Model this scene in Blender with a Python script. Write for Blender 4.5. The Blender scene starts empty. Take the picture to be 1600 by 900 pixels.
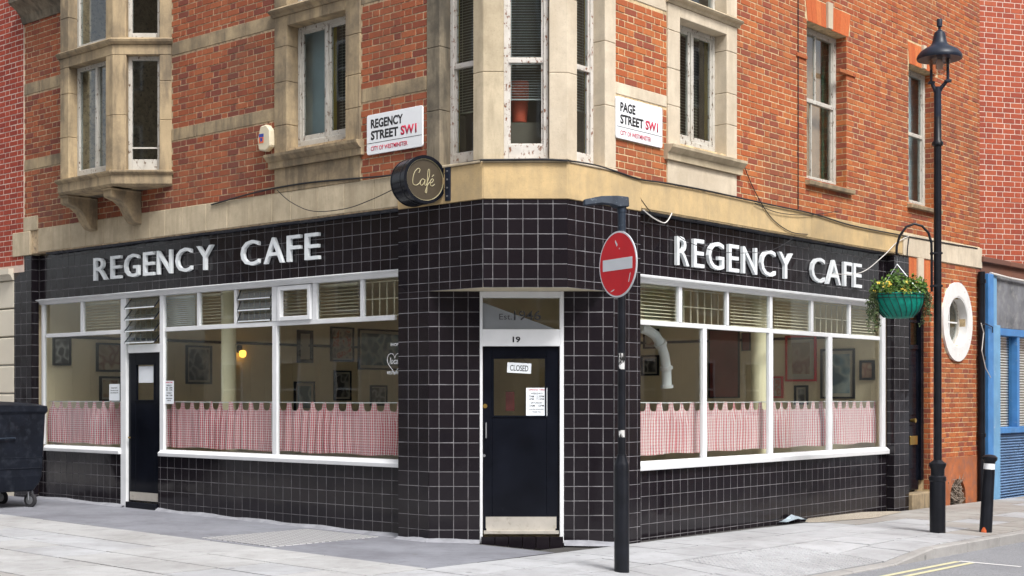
import bpy, bmesh, math, random
from mathutils import Vector, Matrix
R=math.radians
random.seed(7)
scn=bpy.context.scene
C=scn.collection
# ------------------------------------------------------------------ camera, sky, sun, exposure
CAMH=1.57; FPX=2173.0; CX=800.0; HY=618.5       # survey of the photograph: focal length in px, horizon row
cd=bpy.data.cameras.new("camera"); cam=bpy.data.objects.new("camera",cd); C.objects.link(cam)
cam.location=(0,0,CAMH); cam.rotation_euler=(R(90),0,0)
cd.sensor_width=36; cd.lens=FPX/1600*36; cd.shift_y=(HY-450)/1600; cd.clip_end=2000; cd.clip_start=.1
scn.camera=cam
SUN_EL=R(52); SUN_AZ=R(150)                      # azimuth clockwise from +Y
w=bpy.data.worlds.new("World"); scn.world=w; w.use_nodes=True
nt=w.node_tree; nt.nodes.clear()
sk=nt.nodes.new('ShaderNodeTexSky'); sk.sky_type='NISHITA'; sk.sun_disc=False
sk.sun_elevation=SUN_EL; sk.sun_rotation=SUN_AZ; sk.dust_density=4; sk.air_density=1.0; sk.ozone_density=1
hs=nt.nodes.new('ShaderNodeHueSaturation'); hs.inputs['Saturation'].default_value=.30
bg=nt.nodes.new('ShaderNodeBackground'); bg.inputs[1].default_value=.15
ow=nt.nodes.new('ShaderNodeOutputWorld')
nt.links.new(sk.outputs[0],hs.inputs['Color']); nt.links.new(hs.outputs[0],bg.inputs[0]); nt.links.new(bg.outputs[0],ow.inputs[0])
sd=bpy.data.lights.new("sun",'SUN'); sd.energy=1.9; sd.angle=R(15); sd.color=(1,.975,.945)
so=bpy.data.objects.new("sun",sd); C.objects.link(so)
sdir=Vector((math.sin(SUN_AZ)*math.cos(SUN_EL), math.cos(SUN_AZ)*math.cos(SUN_EL), math.sin(SUN_EL)))
so.rotation_euler=sdir.to_track_quat('Z','Y').to_euler(); so.location=(0,-5,12)
scn.view_settings.view_transform='Standard'; scn.view_settings.look='None'
scn.view_settings.exposure=.74; scn.view_settings.gamma=1
scn.render.resolution_x=1024; scn.render.resolution_y=576

# ------------------------------------------------------------------ frames: a vertical plane with along (s), outward (d), up (z)
class Fr:
    def __init__(s,o,u,n): s.o=Vector(o);s.u=Vector(u).normalized();s.n=Vector(n).normalized(); s.rt=s.u if s.u.x>0 else -s.u; s.sg=1 if s.u.x>0 else -1
    def p(s,a,d,z): return Vector((s.o.x+s.u.x*a+s.n.x*d, s.o.y+s.u.y*a+s.n.y*d, z))
    def s(s,x,d=0):
        k=(x-CX)/FPX; ox=s.o.x+s.n.x*d; oy=s.o.y+s.n.y*d
        return (k*oy-ox)/(s.u.x-k*s.u.y)
    def D(s,x,d=0): return s.o.y+s.n.y*d+s.u.y*s.s(x,d)
    def z(s,x,y,d=0): return CAMH-(y-HY)*s.D(x,d)/FPX
    def loc(s,P): q=Vector((P[0],P[1]))-s.o.to_2d(); return q.dot(s.u.to_2d()), q.dot(s.n.to_2d())
    def shift(s,d): return Fr((s.o.x+s.n.x*d,s.o.y+s.n.y*d),s.u,s.n)
def F2(o,u,n): return Fr((o[0],o[1]),(u[0],u[1]),(n[0],n[1]))
Fr.p=lambda s,a,d,z: Vector((s.o.x+s.u.x*a+s.n.x*d, s.o.y+s.u.y*a+s.n.y*d, z))
L=F2((-.2966,14.32),(-.7554,.6553),(-.6553,-.7554))     # Regency Street front
Rr=F2((.5733,14.32),(.6553,.7554),(.7554,-.6553))        # Page Street front
K=F2((0,14.32),(1,0),(0,-1))                             # splayed corner
RC=-.12                                                  # recess of the shopfront plane behind the piers
def gz0(x): return -.0133*max(-60,min(60,x))
def gz(x,y):
    sr,dr=Rr.loc((x,y))
    ramp=max(0,min(1,(dr-1.25)/1.3))*max(0,min(1,(2.95-sr)/.5))*max(0,min(1,(sr+1.6)/.5))
    return gz0(x)-.095*ramp
def onground(x,y,h=0):
    z=0
    for _ in range(30):
        Y=(CAMH-z)*FPX/(y-HY); X=(x-CX)/FPX*Y; z=gz0(X)+h
    return X,Y,z

# ------------------------------------------------------------------ mesh building
class MB:
    def __init__(s): s.v=[];s.f=[]
    def box(s,fr,a0,a1,d0,d1,z0,z1,tilt=None):
        i=len(s.v)
        for z in(z0,z1):
            for d in(d0,d1):
                for a in(a0,a1): s.v.append(tuple(fr.p(a,d,z)))
        s.f+=[(i,i+1,i+3,i+2),(i+4,i+6,i+7,i+5),(i,i+4,i+5,i+1),(i+2,i+3,i+7,i+6),(i,i+2,i+6,i+4),(i+1,i+5,i+7,i+3)]
        return s
    def cbox(s,fr,a0,a1,d0,d1,z0,z1,c=.003,jit=0):
        # a box whose outward face is chamfered; corners jittered a little
        i=len(s.v); j=lambda: random.uniform(-jit,jit)
        for (d,k) in((d0,0),(d1-c,0),(d1,c)):
            for (a,z) in((a0+k,z0+k),(a1-k,z0+k),(a1-k,z1-k),(a0+k,z1-k)): s.v.append(tuple(fr.p(a,d+(j() if d==d1 else 0),z)))
        for q in(0,4):
            for t in range(4): a=i+q+t;b=i+q+(t+1)%4; s.f.append((a,b,b+4,a+4))
        s.f.append((i+8,i+9,i+10,i+11)); 
        return s
    def poly(s,pts,thick=None):
        i=len(s.v); s.v+= [tuple(p) for p in pts]; s.f.append(tuple(range(i,i+len(pts)))); return s
    def prism(s,top,vec):
        n=len(top); i=len(s.v); s.v+=[tuple(p) for p in top]; s.v+=[tuple(Vector(p)+Vector(vec)) for p in top]
        s.f.append(tuple(range(i,i+n))); s.f.append(tuple(range(i+2*n-1,i+n-1,-1)))
        for k in range(n): a=i+k;b=i+(k+1)%n; s.f.append((a,a+n,b+n,b))
        return s
    def lathe(s,cx,cy,prof,seg=24,ax=None):
        i=len(s.v); n=len(prof)
        for (r,z) in prof:
            for k in range(seg):
                t=2*math.pi*k/seg; s.v.append((cx+r*math.cos(t),cy+r*math.sin(t),z))
        for j in range(n-1):
            for k in range(seg): a=i+j*seg+k;b=i+j*seg+(k+1)%seg; s.f.append((a,b,b+seg,a+seg))
        s.f.append(tuple(i+k for k in range(seg-1,-1,-1))); s.f.append(tuple(i+(n-1)*seg+k for k in range(seg)))
        return s
    def tube(s,pts,r,seg=8,caps=True):
        pts=[Vector(p) for p in pts]; rr=r if isinstance(r,(list,tuple)) else [r]*len(pts)
        i=len(s.v); up=Vector((0,0,1)); prev=None
        for k,p in enumerate(pts):
            t=(pts[min(k+1,len(pts)-1)]-pts[max(k-1,0)]).normalized()
            if prev is None:
                a=t.cross(up) if abs(t.z)<.95 else t.cross(Vector((1,0,0)))
            else: a=prev-t*prev.dot(t)
            a.normalize(); prev=a; b=t.cross(a)
            for q in range(seg):
                th=2*math.pi*q/seg; s.v.append(tuple(p+(a*math.cos(th)+b*math.sin(th))*rr[k]))
        for k in range(len(pts)-1):
            for q in range(seg): a=i+k*seg+q;b=i+k*seg+(q+1)%seg; s.f.append((a,b,b+seg,a+seg))
        if caps:
            s.f.append(tuple(i+q for q in range(seg-1,-1,-1))); e=i+(len(pts)-1)*seg; s.f.append(tuple(e+q for q in range(seg)))
        return s
    def build(s,name,mat,parent=None,loc=None,bev=0,smooth=False,kind=None,recalc=True,**kw):
        me=bpy.data.meshes.new(name)
        l=Vector(loc) if loc is not None else Vector((0,0,0))
        me.from_pydata([tuple(Vector(v)-l) for v in s.v] if loc is not None else s.v,[],s.f)
        if recalc and len(s.f)>1:
            bm=bmesh.new(); bm.from_mesh(me); bmesh.ops.recalc_face_normals(bm,faces=bm.faces); bm.to_mesh(me); bm.free()
        ob=bpy.data.objects.new(name,me); C.objects.link(ob); ob.location=l
        if isinstance(mat,(list,tuple)):
            for m in mat: me.materials.append(m)
        else: me.materials.append(mat)
        if smooth:
            for p in me.polygons: p.use_smooth=True
            if smooth!='all':
                try: me.set_sharp_from_angle(angle=R(38))
                except Exception: pass
        if bev:
            b=ob.modifiers.new('bevel','BEVEL'); b.width=bev; b.segments=1; b.limit_method='ANGLE'; b.angle_limit=R(40)
        adopt(ob,parent)
        if kind: ob['kind']=kind
        for k,v in kw.items(): ob[k]=v
        return ob
def adopt(ob,parent):
    if parent is not None:
        ob.parent=parent
        ob.matrix_parent_inverse=Matrix.Translation(parent.get('_w',(0,0,0))).inverted()
        
def thing(name,label,cat,loc,group=None):
    o=bpy.data.objects.new(name,None); C.objects.link(o); o.location=loc; o.empty_display_size=.2
    o['label']=label;o['category']=cat
    if group:o['group']=group
    o['_w']=tuple(loc)
    return o
def tag(o,label,cat,group=None):
    o['label']=label;o['category']=cat
    if group:o['group']=group
    return o

# ------------------------------------------------------------------ materials
MATS={}
class N:
    def __init__(s,name):
        s.m=bpy.data.materials.new(name); s.m.use_nodes=True; s.t=s.m.node_tree; s.b=s.t.nodes['Principled BSDF']; s.b.inputs['Specular IOR Level'].default_value=.3; s.o=s.t.nodes['Material Output']
        s.geo=None
    def n(s,t,**k):
        q=s.t.nodes.new(t)
        for a,b in k.items(): setattr(q,a,b)
        return q
    def l(s,a,b): s.t.links.new(a,b)
    def pos(s,scale=(1,1,1)):
        if not s.geo: s.geo=s.n('ShaderNodeNewGeometry')
        m=s.n('ShaderNodeMapping'); m.inputs['Scale'].default_value=scale; s.l(s.geo.outputs['Position'],m.inputs[0]); return m.outputs[0]
    def noise(s,sc,det=4,scale=(1,1,1),rough=.55,co=None):
        q=s.n('ShaderNodeTexNoise'); q.inputs['Scale'].default_value=sc; q.inputs['Detail'].default_value=det; q.inputs['Roughness'].default_value=rough
        s.l(co or s.pos(scale),q.inputs['Vector']); return q.outputs['Fac']
    def ramp(s,f,stops,interp='LINEAR'):
        q=s.n('ShaderNodeValToRGB'); q.color_ramp.interpolation=interp; e=q.color_ramp.elements
        while len(e)<len(stops): e.new(.5)
        for i,(p,c) in enumerate(stops): e[i].position=p; e[i].color=(c if len(c)==4 else (*c,1)) if not isinstance(c,(int,float)) else (c,c,c,1)
        s.l(f,q.inputs[0]); return q.outputs[0]
    def mix(s,f,a,b,mode='MIX'):
        q=s.n('ShaderNodeMix',data_type='RGBA',blend_type=mode)
        for i,v in((0,f),(6,a),(7,b)):
            if isinstance(v,(int,float)) : q.inputs[i].default_value=v if i==0 else (v,v,v,1)
            elif isinstance(v,(tuple,list)): q.inputs[i].default_value=(*v,1) if len(v)==3 else v
            else: s.l(v,q.inputs[i])
        return q.outputs[2]
    def math(s,op,a,b=None):
        q=s.n('ShaderNodeMath',operation=op)
        for i,v in((0,a),(1,b)):
            if v is None: continue
            if isinstance(v,(int,float)): q.inputs[i].default_value=v
            else: s.l(v,q.inputs[i])
        return q.outputs[0]
    def rnd(s):
        if not s.geo: s.geo=s.n('ShaderNodeNewGeometry')
        oi=s.n('ShaderNodeObjectInfo'); return s.math('FRACT',s.math('ADD',oi.outputs['Random'],s.geo.outputs['Random Per Island']))
    def bump(s,h,strength=.3,dist=.01):
        q=s.n('ShaderNodeBump'); q.inputs['Strength'].default_value=strength; q.inputs['Distance'].default_value=dist
        s.l(h,q.inputs['Height']); s.l(q.outputs[0],s.b.inputs['Normal'])
    def base(s,c):
        if isinstance(c,(tuple,list)): s.b.inputs['Base Color'].default_value=(*c,1)
        else: s.l(c,s.b.inputs['Base Color'])
    def rough(s,r):
        if isinstance(r,(int,float)): s.b.inputs['Roughness'].default_value=r
        else: s.l(r,s.b.inputs['Roughness'])
def plain(name,c,rough=.6,metal=0,var=.12,sc=6,spec=.35,bump=0,bsc=60,dirt=None,dthr=(.55,.75)):
    m=N(name); f=m.noise(sc,5); lo=tuple(x*(1-var) for x in c); hi=tuple(min(1,x*(1+var)) for x in c)
    col=m.ramp(f,[(.3,lo),(.7,hi)])
    if dirt:
        g=m.ramp(m.noise(sc*2.3,7,rough=.7),[(dthr[0],0.),(dthr[1],1.)]); col=m.mix(g,col,dirt)
    m.base(col); m.rough(rough); m.b.inputs['Metallic'].default_value=metal; m.b.inputs['Specular IOR Level'].default_value=spec
    if bump: m.bump(m.noise(bsc,4),bump,.004)
    return m.m
def brickmat(name,cols,soot,sootamt=.6,low=None):
    m=N(name); r=m.rnd(); k=len(cols); col=m.ramp(r,[(i/k,c) for i,c in enumerate(cols)],'CONSTANT')
    col=m.mix(m.ramp(m.noise(28,5,rough=.7),[(.3,.0),(.75,1.)]),m.mix(.34,col,(.10,.04,.025),'MIX'),col)
    s_=m.ramp(m.noise(.9,5,scale=(1,1,.7)),[(.48,0.),(.72,sootamt)]); col=m.mix(s_,col,soot)
    sp=m.ramp(m.noise(120,2),[(.66,0.),(.74,.3)]); col=m.mix(sp,col,(.5,.36,.24))
    m.base(col); m.rough(.9); m.bump(m.noise(90,4),.5,.004); return m.m
M={}
M['brickL']=brickmat('brick_red_brown_shaded',[(.33,.09,.040),(.37,.107,.048),(.27,.072,.039),(.40,.12,.052),(.22,.062,.042),(.34,.095,.044)],(.12,.065,.048),.75)  # Regency Street front: its duller light and its soot both put into the colour
M['brickR']=brickmat('brick_orange_red_lit',[(.43,.11,.036),(.47,.13,.042),(.36,.085,.035),(.50,.155,.048),(.29,.075,.042),(.44,.115,.038)],(.17,.07,.045),.65)  # Page Street front: the brighter light on it is put into the colour
M['brickN']=brickmat('brick_bright_red',[(.36,.055,.032),(.41,.068,.038),(.30,.045,.03),(.38,.058,.032)],(.22,.05,.035),.2)
M['brickM']=brickmat('brick_pale_red',[(.40,.085,.045),(.46,.11,.055),(.34,.07,.042),(.43,.09,.045)],(.26,.075,.05),.3)
M['brickBrown']=brickmat('brick_brown',[(.20,.09,.06),(.24,.1,.07),(.17,.08,.06)],(.1,.07,.06),.5)
M['gauged']=brickmat('gauged_orange_brick',[(.62,.16,.05),(.56,.13,.04),(.66,.19,.06)],(.4,.12,.05),.3)
M['mortar']=plain('mortar_cream',(.60,.46,.27),.95,var=.25,sc=9,dirt=(.2,.16,.12),dthr=(.5,.7))
M['mortarL']=plain('mortar_dull',(.50,.38,.24),.95,var=.3,sc=8,dirt=(.14,.10,.08),dthr=(.5,.68))
M['mortarN']=plain('mortar_pale',(.62,.50,.42),.95)
def stone(name,c,dirt,amt,streak=.6,hi=None):
    m=N(name); r=m.rnd()
    col=m.mix(m.ramp(m.noise(3.,6,rough=.65),[(.3,0.),(.7,1.)]),tuple(x*.8 for x in c),tuple(min(1,x*1.12) for x in c))
    col=m.mix(m.math('MULTIPLY',r,.35),col,hi or tuple(x*.75 for x in c))
    st=m.ramp(m.noise(7,6,scale=(1,1,.16),rough=.65),[(.46,0.),(.64,streak)]); col=m.mix(st,col,dirt)
    bl=m.ramp(m.noise(1.3,7,rough=.7),[(.43,0.),(.62,amt)]); col=m.mix(bl,col,dirt)
    col=m.mix(m.ramp(m.noise(70,3),[(.60,0.),(.72,.35)]),col,tuple(x*.45 for x in c))
    m.base(col); m.rough(.92); m.bump(m.noise(35,6,rough=.7),.45,.006); return m.m
M['stoneL']=stone('stone_weathered',(.45,.345,.21),(.15,.12,.085),.8,.75)
M['stoneC']=stone('stone_pale_weathered',(.56,.47,.33),(.25,.20,.13),.45,.35)
M['stoneD']=stone('stone_sooty',(.27,.225,.16),(.08,.07,.055),.9,.8)
M['stoneR']=stone('stone_pale',(.66,.57,.44),(.36,.29,.2),.35,.25)
M['ochre']=stone('render_ochre',(.56,.40,.20),(.33,.26,.16),.55,.3,(.62,.47,.26))
m=N('tile_black'); r=m.rnd()
m.base(m.mix(m.noise(4,3),m.mix(r,(.0085,.0070,.0095),(.0145,.0115,.0145)),(.0115,.009,.0115))); m.rough(m.ramp(m.noise(2.5,4),[(.35,.06),(.7,.20)]))
m.b.inputs['Specular IOR Level'].default_value=.34; m.bump(m.noise(6,2),.20,.005); M['tile']=m.m
M['grout']=plain('grout_grey',(.205,.20,.21),.9,var=.35,sc=5,dirt=(.10,.09,.10),dthr=(.5,.75))
M['lead']=plain('lead_flashing',(.055,.06,.075),.55,var=.5,sc=20,dirt=(.3,.3,.3),dthr=(.6,.7),bump=.5,bsc=30)
M['white']=plain('white_gloss_paint',(.70,.715,.73),.35,var=.05,sc=5,dirt=(.45,.42,.38),dthr=(.70,.80))
def peel(name,c,under,thr,grime=(.3,.27,.22)):
    m=N(name); col=m.mix(m.ramp(m.noise(6,4),[(.35,.0),(.75,.5)]),c,grime)
    f=m.ramp(m.noise(26,7,scale=(1,1,.6),rough=.72),[(thr,0.),(thr+.03,1.)]); col=m.mix(f,col,under)
    m.base(col); m.rough(.6); m.bump(m.math('SUBTRACT',1.,f),.6,.003); return m.m
M['peel']=peel('white_paint_peeling',(.54,.52,.47),(.14,.09,.06),.58)
M['peel2']=peel('white_paint_flaking',(.60,.57,.53),(.20,.09,.05),.57)
M['letter']=plain('letter_white',(.74,.78,.80),.45,var=.06,sc=8)
M['cream']=plain('cream_paint',(.62,.55,.40),.6,var=.08)
M['inner']=plain('inner_tile_cream',(.84,.73,.52),.35,var=.10,sc=1.2)
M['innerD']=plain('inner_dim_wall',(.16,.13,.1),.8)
M['black']=plain('black_gloss_paint',(.005,.006,.010),.18,spec=.16,var=.3,sc=3,dirt=(.03,.03,.034),dthr=(.70,.80))
M['blackm']=plain('black_metal_scuffed',(.008,.009,.013),.34,spec=.28,var=.4,sc=5,dirt=(.30,.31,.33),dthr=(.69,.73),bump=.2,bsc=25)
M['bluegrey']=plain('blue_grey_metal',(.018,.028,.045),.5,var=.3,sc=9,dirt=(.2,.24,.28),dthr=(.58,.75))
M['darkblue']=plain('lamp_dark_blue',(.013,.018,.032),.4,spec=.3,var=.3)
M['binplastic']=plain('bin_plastic',(.006,.008,.014),.5,spec=.25,var=.35,sc=4,dirt=(.022,.026,.036),dthr=(.5,.7),bump=.15,bsc=12)
M['rubber']=plain('rubber',(.03,.03,.033),.8)
M['steel']=plain('steel',(.35,.36,.38),.4,metal=.8,dirt=(.2,.17,.15))
M['alu']=plain('kick_plate_aluminium',(.50,.47,.42),.5,metal=.3,var=.1,dirt=(.3,.26,.2))
M['brass']=plain('brass',(.55,.36,.1),.3,metal=.9)
M['signwhite']=plain('enamel_white',(.80,.82,.84),.25,var=.02)
M['signblack']=plain('print_black',(.012,.012,.014),.5,var=.1)
M['signred']=plain('print_red',(.50,.02,.06),.5,var=.1)
M['paper']=plain('paper',(.72,.76,.80),.8,var=.03)
M['noentry']=plain('sign_red',(.60,.004,.012),.4,spec=.3,var=.12,sc=3)
M['signgrey']=plain('sign_reflective_grey',(.66,.69,.72),.4,var=.08,sc=3)
M['grille']=plain('grille_cream',(.55,.50,.38),.6)
M['slat']=plain('blind_slat',(.62,.57,.43),.5)
M['slatw']=plain('blind_slat_white',(.55,.56,.54),.5)
M['yellow']=plain('curtain_mustard',(.42,.31,.03),.9,var=.2)
M['green']=plain('curtain_green',(.05,.24,.16),.9,var=.2)
M['peach']=plain('blind_peach',(.55,.33,.2),.9,var=.1)
M['net']=plain('net_curtain_grey',(.36,.45,.48),.9,var=.12,sc=2)
M['orange']=plain('orange_plastic',(.6,.10,.05),.5)
M['cable']=plain('cable_black',(.02,.02,.022),.6)
M['cablew']=plain('cable_white',(.6,.58,.55),.6)
M['blue']=plain('blue_paint',(.06,.21,.48),.45,var=.15,sc=4,dirt=(.25,.36,.5),dthr=(.6,.75))
M['blueL']=plain('blue_paint_light',(.15,.33,.53),.5,var=.18,sc=3,dirt=(.35,.45,.6),dthr=(.58,.75))
M['board']=plain('weathered_board',(.16,.165,.18),.8,var=.35,sc=3,dirt=(.28,.28,.27),dthr=(.5,.75))
M['terra']=plain('render_terracotta',(.38,.12,.045),.85,var=.3,sc=3,dirt=(.26,.11,.07),dthr=(.45,.65),bump=.4,bsc=25)
M['oval']=peel('oval_white_paint',(.76,.76,.75),(.30,.17,.12),.64,(.55,.53,.5))
M['renderN']=plain('render_cream',(.62,.57,.47),.8,var=.06,sc=2)
M['teal']=plain('basket_teal_liner',(.0,.23,.17),.55,var=.25,sc=10,bump=.5,bsc=30)
M['leaf']=None
def leafmat(name,a,b):
    m=N(name); m.base(m.mix(m.rnd(),a,b)); m.rough(.6); return m.m
M['leaf']=leafmat('leaf_green',(.022,.07,.012),(.14,.24,.04))
M['leafd']=leafmat('leaf_ivy',(.03,.06,.025),(.13,.17,.07))
M['flower']=leafmat('flower_yellow',(.75,.50,.03),(.80,.66,.15))
M['twig']=plain('dead_stems',(.26,.21,.17),.9,var=.3)
def slabmat(name,c,dirt,amt=.8):
    m=N(name); r=m.rnd(); col=m.mix(r,tuple(x*.93 for x in c),tuple(min(1,x*1.06) for x in c))
    col=m.mix(m.ramp(m.noise(.9,9,rough=.7),[(.42,0.),(.66,amt)]),col,dirt)
    col=m.mix(m.ramp(m.noise(4.2,8,rough=.75),[(.50,0.),(.72,.45)]),col,tuple(x*.7 for x in dirt))
    col=m.mix(m.ramp(m.noise(110,3),[(.52,0.),(.72,.4)]),col,tuple(x*.55 for x in c))
    vo=m.n('ShaderNodeTexVoronoi'); vo.inputs['Scale'].default_value=2.3; m.l(m.pos(),vo.inputs['Vector'])
    col=m.mix(m.ramp(vo.outputs['Distance'],[(.060,.65),(.085,0.)]),col,(.14,.14,.14))
    m.base(col); m.rough(.88); m.b.inputs['Specular IOR Level'].default_value=.25; m.bump(m.noise(130,3),.3,.002); return m.m
M['slab']=slabmat('paving_grey',(.41,.418,.435),(.28,.28,.285))
M['slabL']=slabmat('paving_warm_grey',(.415,.417,.42),(.28,.275,.27))
M['slabold']=slabmat('paving_old',(.34,.33,.31),(.25,.22,.2))
M['joint']=plain('paving_joint',(.06,.058,.055),.95,var=.2)
M['strip']=slabmat('asphalt_strip_pale',(.225,.232,.26),(.14,.14,.16))
m=N('asphalt_road'); c=m.mix(m.ramp(m.noise(260,3),[(.35,0.),(.65,1.)]),(.17,.175,.19),(.33,.34,.36)); c=m.mix(m.ramp(m.noise(1.5,6),[(.45,0.),(.7,.5)]),c,(.16,.165,.18)); c=m.mix(m.ramp(m.noise(48,4,rough=.7),[(.45,0.),(.62,.5)]),c,(.11,.115,.125)); m.base(c); m.rough(.9); m.bump(m.noise(80,3),.8,.006); M['road']=m.m
M['kerb']=slabmat('kerb_granite',(.36,.35,.34),(.26,.25,.24))
M['yline']=plain('road_paint_yellow',(.56,.53,.34),.7,var=.1,sc=20,dirt=(.35,.34,.3),dthr=(.62,.7))
M['wline']=plain('road_paint_white',(.66,.66,.66),.7,var=.1,sc=20,dirt=(.35,.34,.33),dthr=(.55,.65))
m=N('gravel_tan'); c=m.ramp(m.noise(75,2),[(.3,(.22,.19,.15)),(.5,(.38,.33,.26)),(.7,(.55,.51,.45))]); m.base(c); m.rough(.9); m.bump(m.noise(75,2),.8,.01); M['gravel']=m.m
m=N('tread_plate'); wv=m.n('ShaderNodeTexChecker'); wv.inputs['Scale'].default_value=15; mp=m.pos(); m.l(mp,wv.inputs[0])
m.base(m.mix(wv.outputs['Fac'],(.22,.22,.225),(.42,.42,.43))); m.rough(.6); m.b.inputs['Metallic'].default_value=.1; m.bump(wv.outputs['Fac'],.4,.004); M['tread']=m.m
M['cement']=plain('cement_fillet',(.25,.255,.28),.95,var=.2,sc=9,bump=.6,bsc=30)
# glass
def glass(name,tint,ior=1.6,rough=.0,blur=0):
    m=N(name); t=m.t; t.nodes.remove(m.b)
    tr=m.n('ShaderNodeBsdfTransparent'); tr.inputs[0].default_value=(*tint,1)
    g=m.n('ShaderNodeBsdfGlossy'); g.inputs['Roughness'].default_value=rough
    f=m.n('ShaderNodeFresnel'); ge=m.n('ShaderNodeNewGeometry'); mr=m.n('ShaderNodeMapRange'); mr.inputs[3].default_value=ior; mr.inputs[4].default_value=1/ior
    m.l(ge.outputs['Backfacing'],mr.inputs[0]); m.l(mr.outputs[0],f.inputs[0])
    mx=m.n('ShaderNodeMixShader'); m.l(f.outputs[0],mx.inputs[0]); m.l(tr.outputs[0],mx.inputs[1]); m.l(g.outputs[0],mx.inputs[2])
    b=m.n('ShaderNodeBump'); b.inputs['Strength'].default_value=.08; b.inputs['Distance'].default_value=.01; m.l(m.noise(1.5,1),b.inputs['Height']); m.l(b.outputs[0],g.inputs['Normal'])
    m.l(mx.outputs[0],m.o.inputs[0]); return m.m
M['glass']=glass('window_glass',(.96,.98,.97),1.52)
M['glassd']=glass('window_glass_old',(.86,.90,.90),1.6,.02)
M['lampglass']=glass('lamp_glass',(.80,.77,.76),1.9,.08)
# gingham cloth
def gingham(name,per=.030,duty=.5,wv=.66,cols=((.82,.78,.78),(.66,.24,.27),(.45,.018,.035))):
    m=N(name); a=m.n('ShaderNodeUVMap'); sp=m.n('ShaderNodeSeparateXYZ'); m.l(a.outputs[0],sp.inputs[0])
    st=lambda o:m.math('GREATER_THAN',m.math('FRACT',m.math('MULTIPLY',o,1/per)),duty)
    f=m.math('ADD',m.math('MULTIPLY',st(sp.outputs[0]),wv),m.math('MULTIPLY',st(sp.outputs[1]),1-wv))
    m.base(m.ramp(f,[(0,cols[0]),(.6,cols[1]),(1,cols[2])])); m.rough(.9)
    t=m.n('ShaderNodeBsdfTranslucent'); t.inputs[0].default_value=(.6,.3,.3,1)
    mx=m.n('ShaderNodeMixShader'); mx.inputs[0].default_value=.12; m.l(m.b.outputs[0],mx.inputs[1]); m.l(t.outputs[0],mx.inputs[2]); m.l(mx.outputs[0],m.o.inputs[0]); return m.m
M['gingham']=gingham('gingham_red_white',cols=((.84,.79,.80),(.70,.30,.34),(.52,.04,.07)))
M['ginghamR']=gingham('gingham_pale_large',.036,.54,.76,((.82,.79,.79),(.70,.34,.36),(.60,.16,.19)))
def emis(name,c,s):
    m=N(name); m.base(c); m.b.inputs['Emission Color'].default_value=(*c,1); m.b.inputs['Emission Strength'].default_value=s; return m.m
M['amber']=emis('amber_bulb',(1.,.50,.07),1.8)
def picmat(name,cols,sc):
    m=N(name); oi=m.n('ShaderNodeObjectInfo'); ad=m.n('ShaderNodeVectorMath',operation='ADD'); m.l(m.pos(),ad.inputs[0])
    cb=m.n('ShaderNodeCombineXYZ'); m.l(m.math('MULTIPLY',oi.outputs['Random'],30),cb.inputs[0]); m.l(cb.outputs[0],ad.inputs[1])
    k=len(cols); m.base(m.ramp(m.noise(sc*.6,1,co=ad.outputs[0]),[(.3+.4*i/k,c) for i,c in enumerate(cols)])); m.rough(.5); return m.m
M['picbw']=picmat('print_monochrome',[(.02,.02,.02),(.10,.10,.10),(.35,.35,.34),(.04,.04,.04)],9)
M['picsepia']=picmat('print_sepia',[(.30,.22,.14),(.42,.32,.22),(.25,.12,.08),(.5,.42,.3)],7)
M['picred']=picmat('print_red_cream',[(.5,.42,.32),(.45,.1,.06),(.5,.44,.34),(.25,.2,.17)],14)
M['picblue']=picmat('print_blue',[(.05,.11,.14),(.10,.20,.25),(.35,.42,.42),(.06,.12,.16)],6)
M['picdred']=picmat('print_dark_red',[(.16,.025,.02),(.22,.04,.03),(.12,.02,.02)],2)
M['mat']=plain('picture_mount',(.5,.46,.38),.8)

# ------------------------------------------------------------------ text
def textmesh(body,fr,x0,x1,z0,z1,d,mat,parent,name='lettering',depth=.002,off=0,rt=None,italic=0,**kw):
    """x0..x1 along fr.rt (reading direction), z0..z1 height of the inked box"""
    cu=bpy.data.curves.new('t','FONT'); cu.body=body; cu.size=1; cu.offset=off; cu.resolution_u=3; cu.align_x='LEFT'; cu.shear=italic
    to=bpy.data.objects.new('t',cu); C.objects.link(to)
    me=bpy.data.meshes.new_from_object(to); bpy.data.objects.remove(to); bpy.data.curves.remove(cu)
    xs=[v.co.x for v in me.vertices]; ys=[v.co.y for v in me.vertices]
    ax,bx,ay,by=min(xs),max(xs),min(ys),max(ys)
    o=fr.o; rt=fr.rt; n=fr.n
    bm=bmesh.new(); bm.from_mesh(me)
    bmesh.ops.remove_doubles(bm,verts=bm.verts,dist=.0005)
    for v in bm.verts:
        a=x0+(v.co.x-ax)/(bx-ax)*(x1-x0); z=z0+(v.co.y-ay)/(by-ay)*(z1-z0)
        v.co=Vector((o.x+rt.x*a+n.x*d,o.y+rt.y*a+n.y*d,z))
    if depth>0:
        ex=bmesh.ops.extrude_face_region(bm,geom=list(bm.faces)); vs=[g for g in ex['geom'] if isinstance(g,bmesh.types.BMVert)]
        for v in vs: v.co+=Vector((n.x,n.y,0))*depth
        bmesh.ops.recalc_face_normals(bm,faces=bm.faces)
    bm.to_mesh(me); bm.free(); me.materials.clear(); me.materials.append(mat)
    ob=bpy.data.objects.new(name,me); C.objects.link(ob); me.name=name; adopt(ob,parent)
    for k,v in kw.items(): ob[k]=v
    return ob
def sr(fr,x,d=0): return fr.s(x,d)*fr.sg       # coordinate along the reading direction

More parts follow.
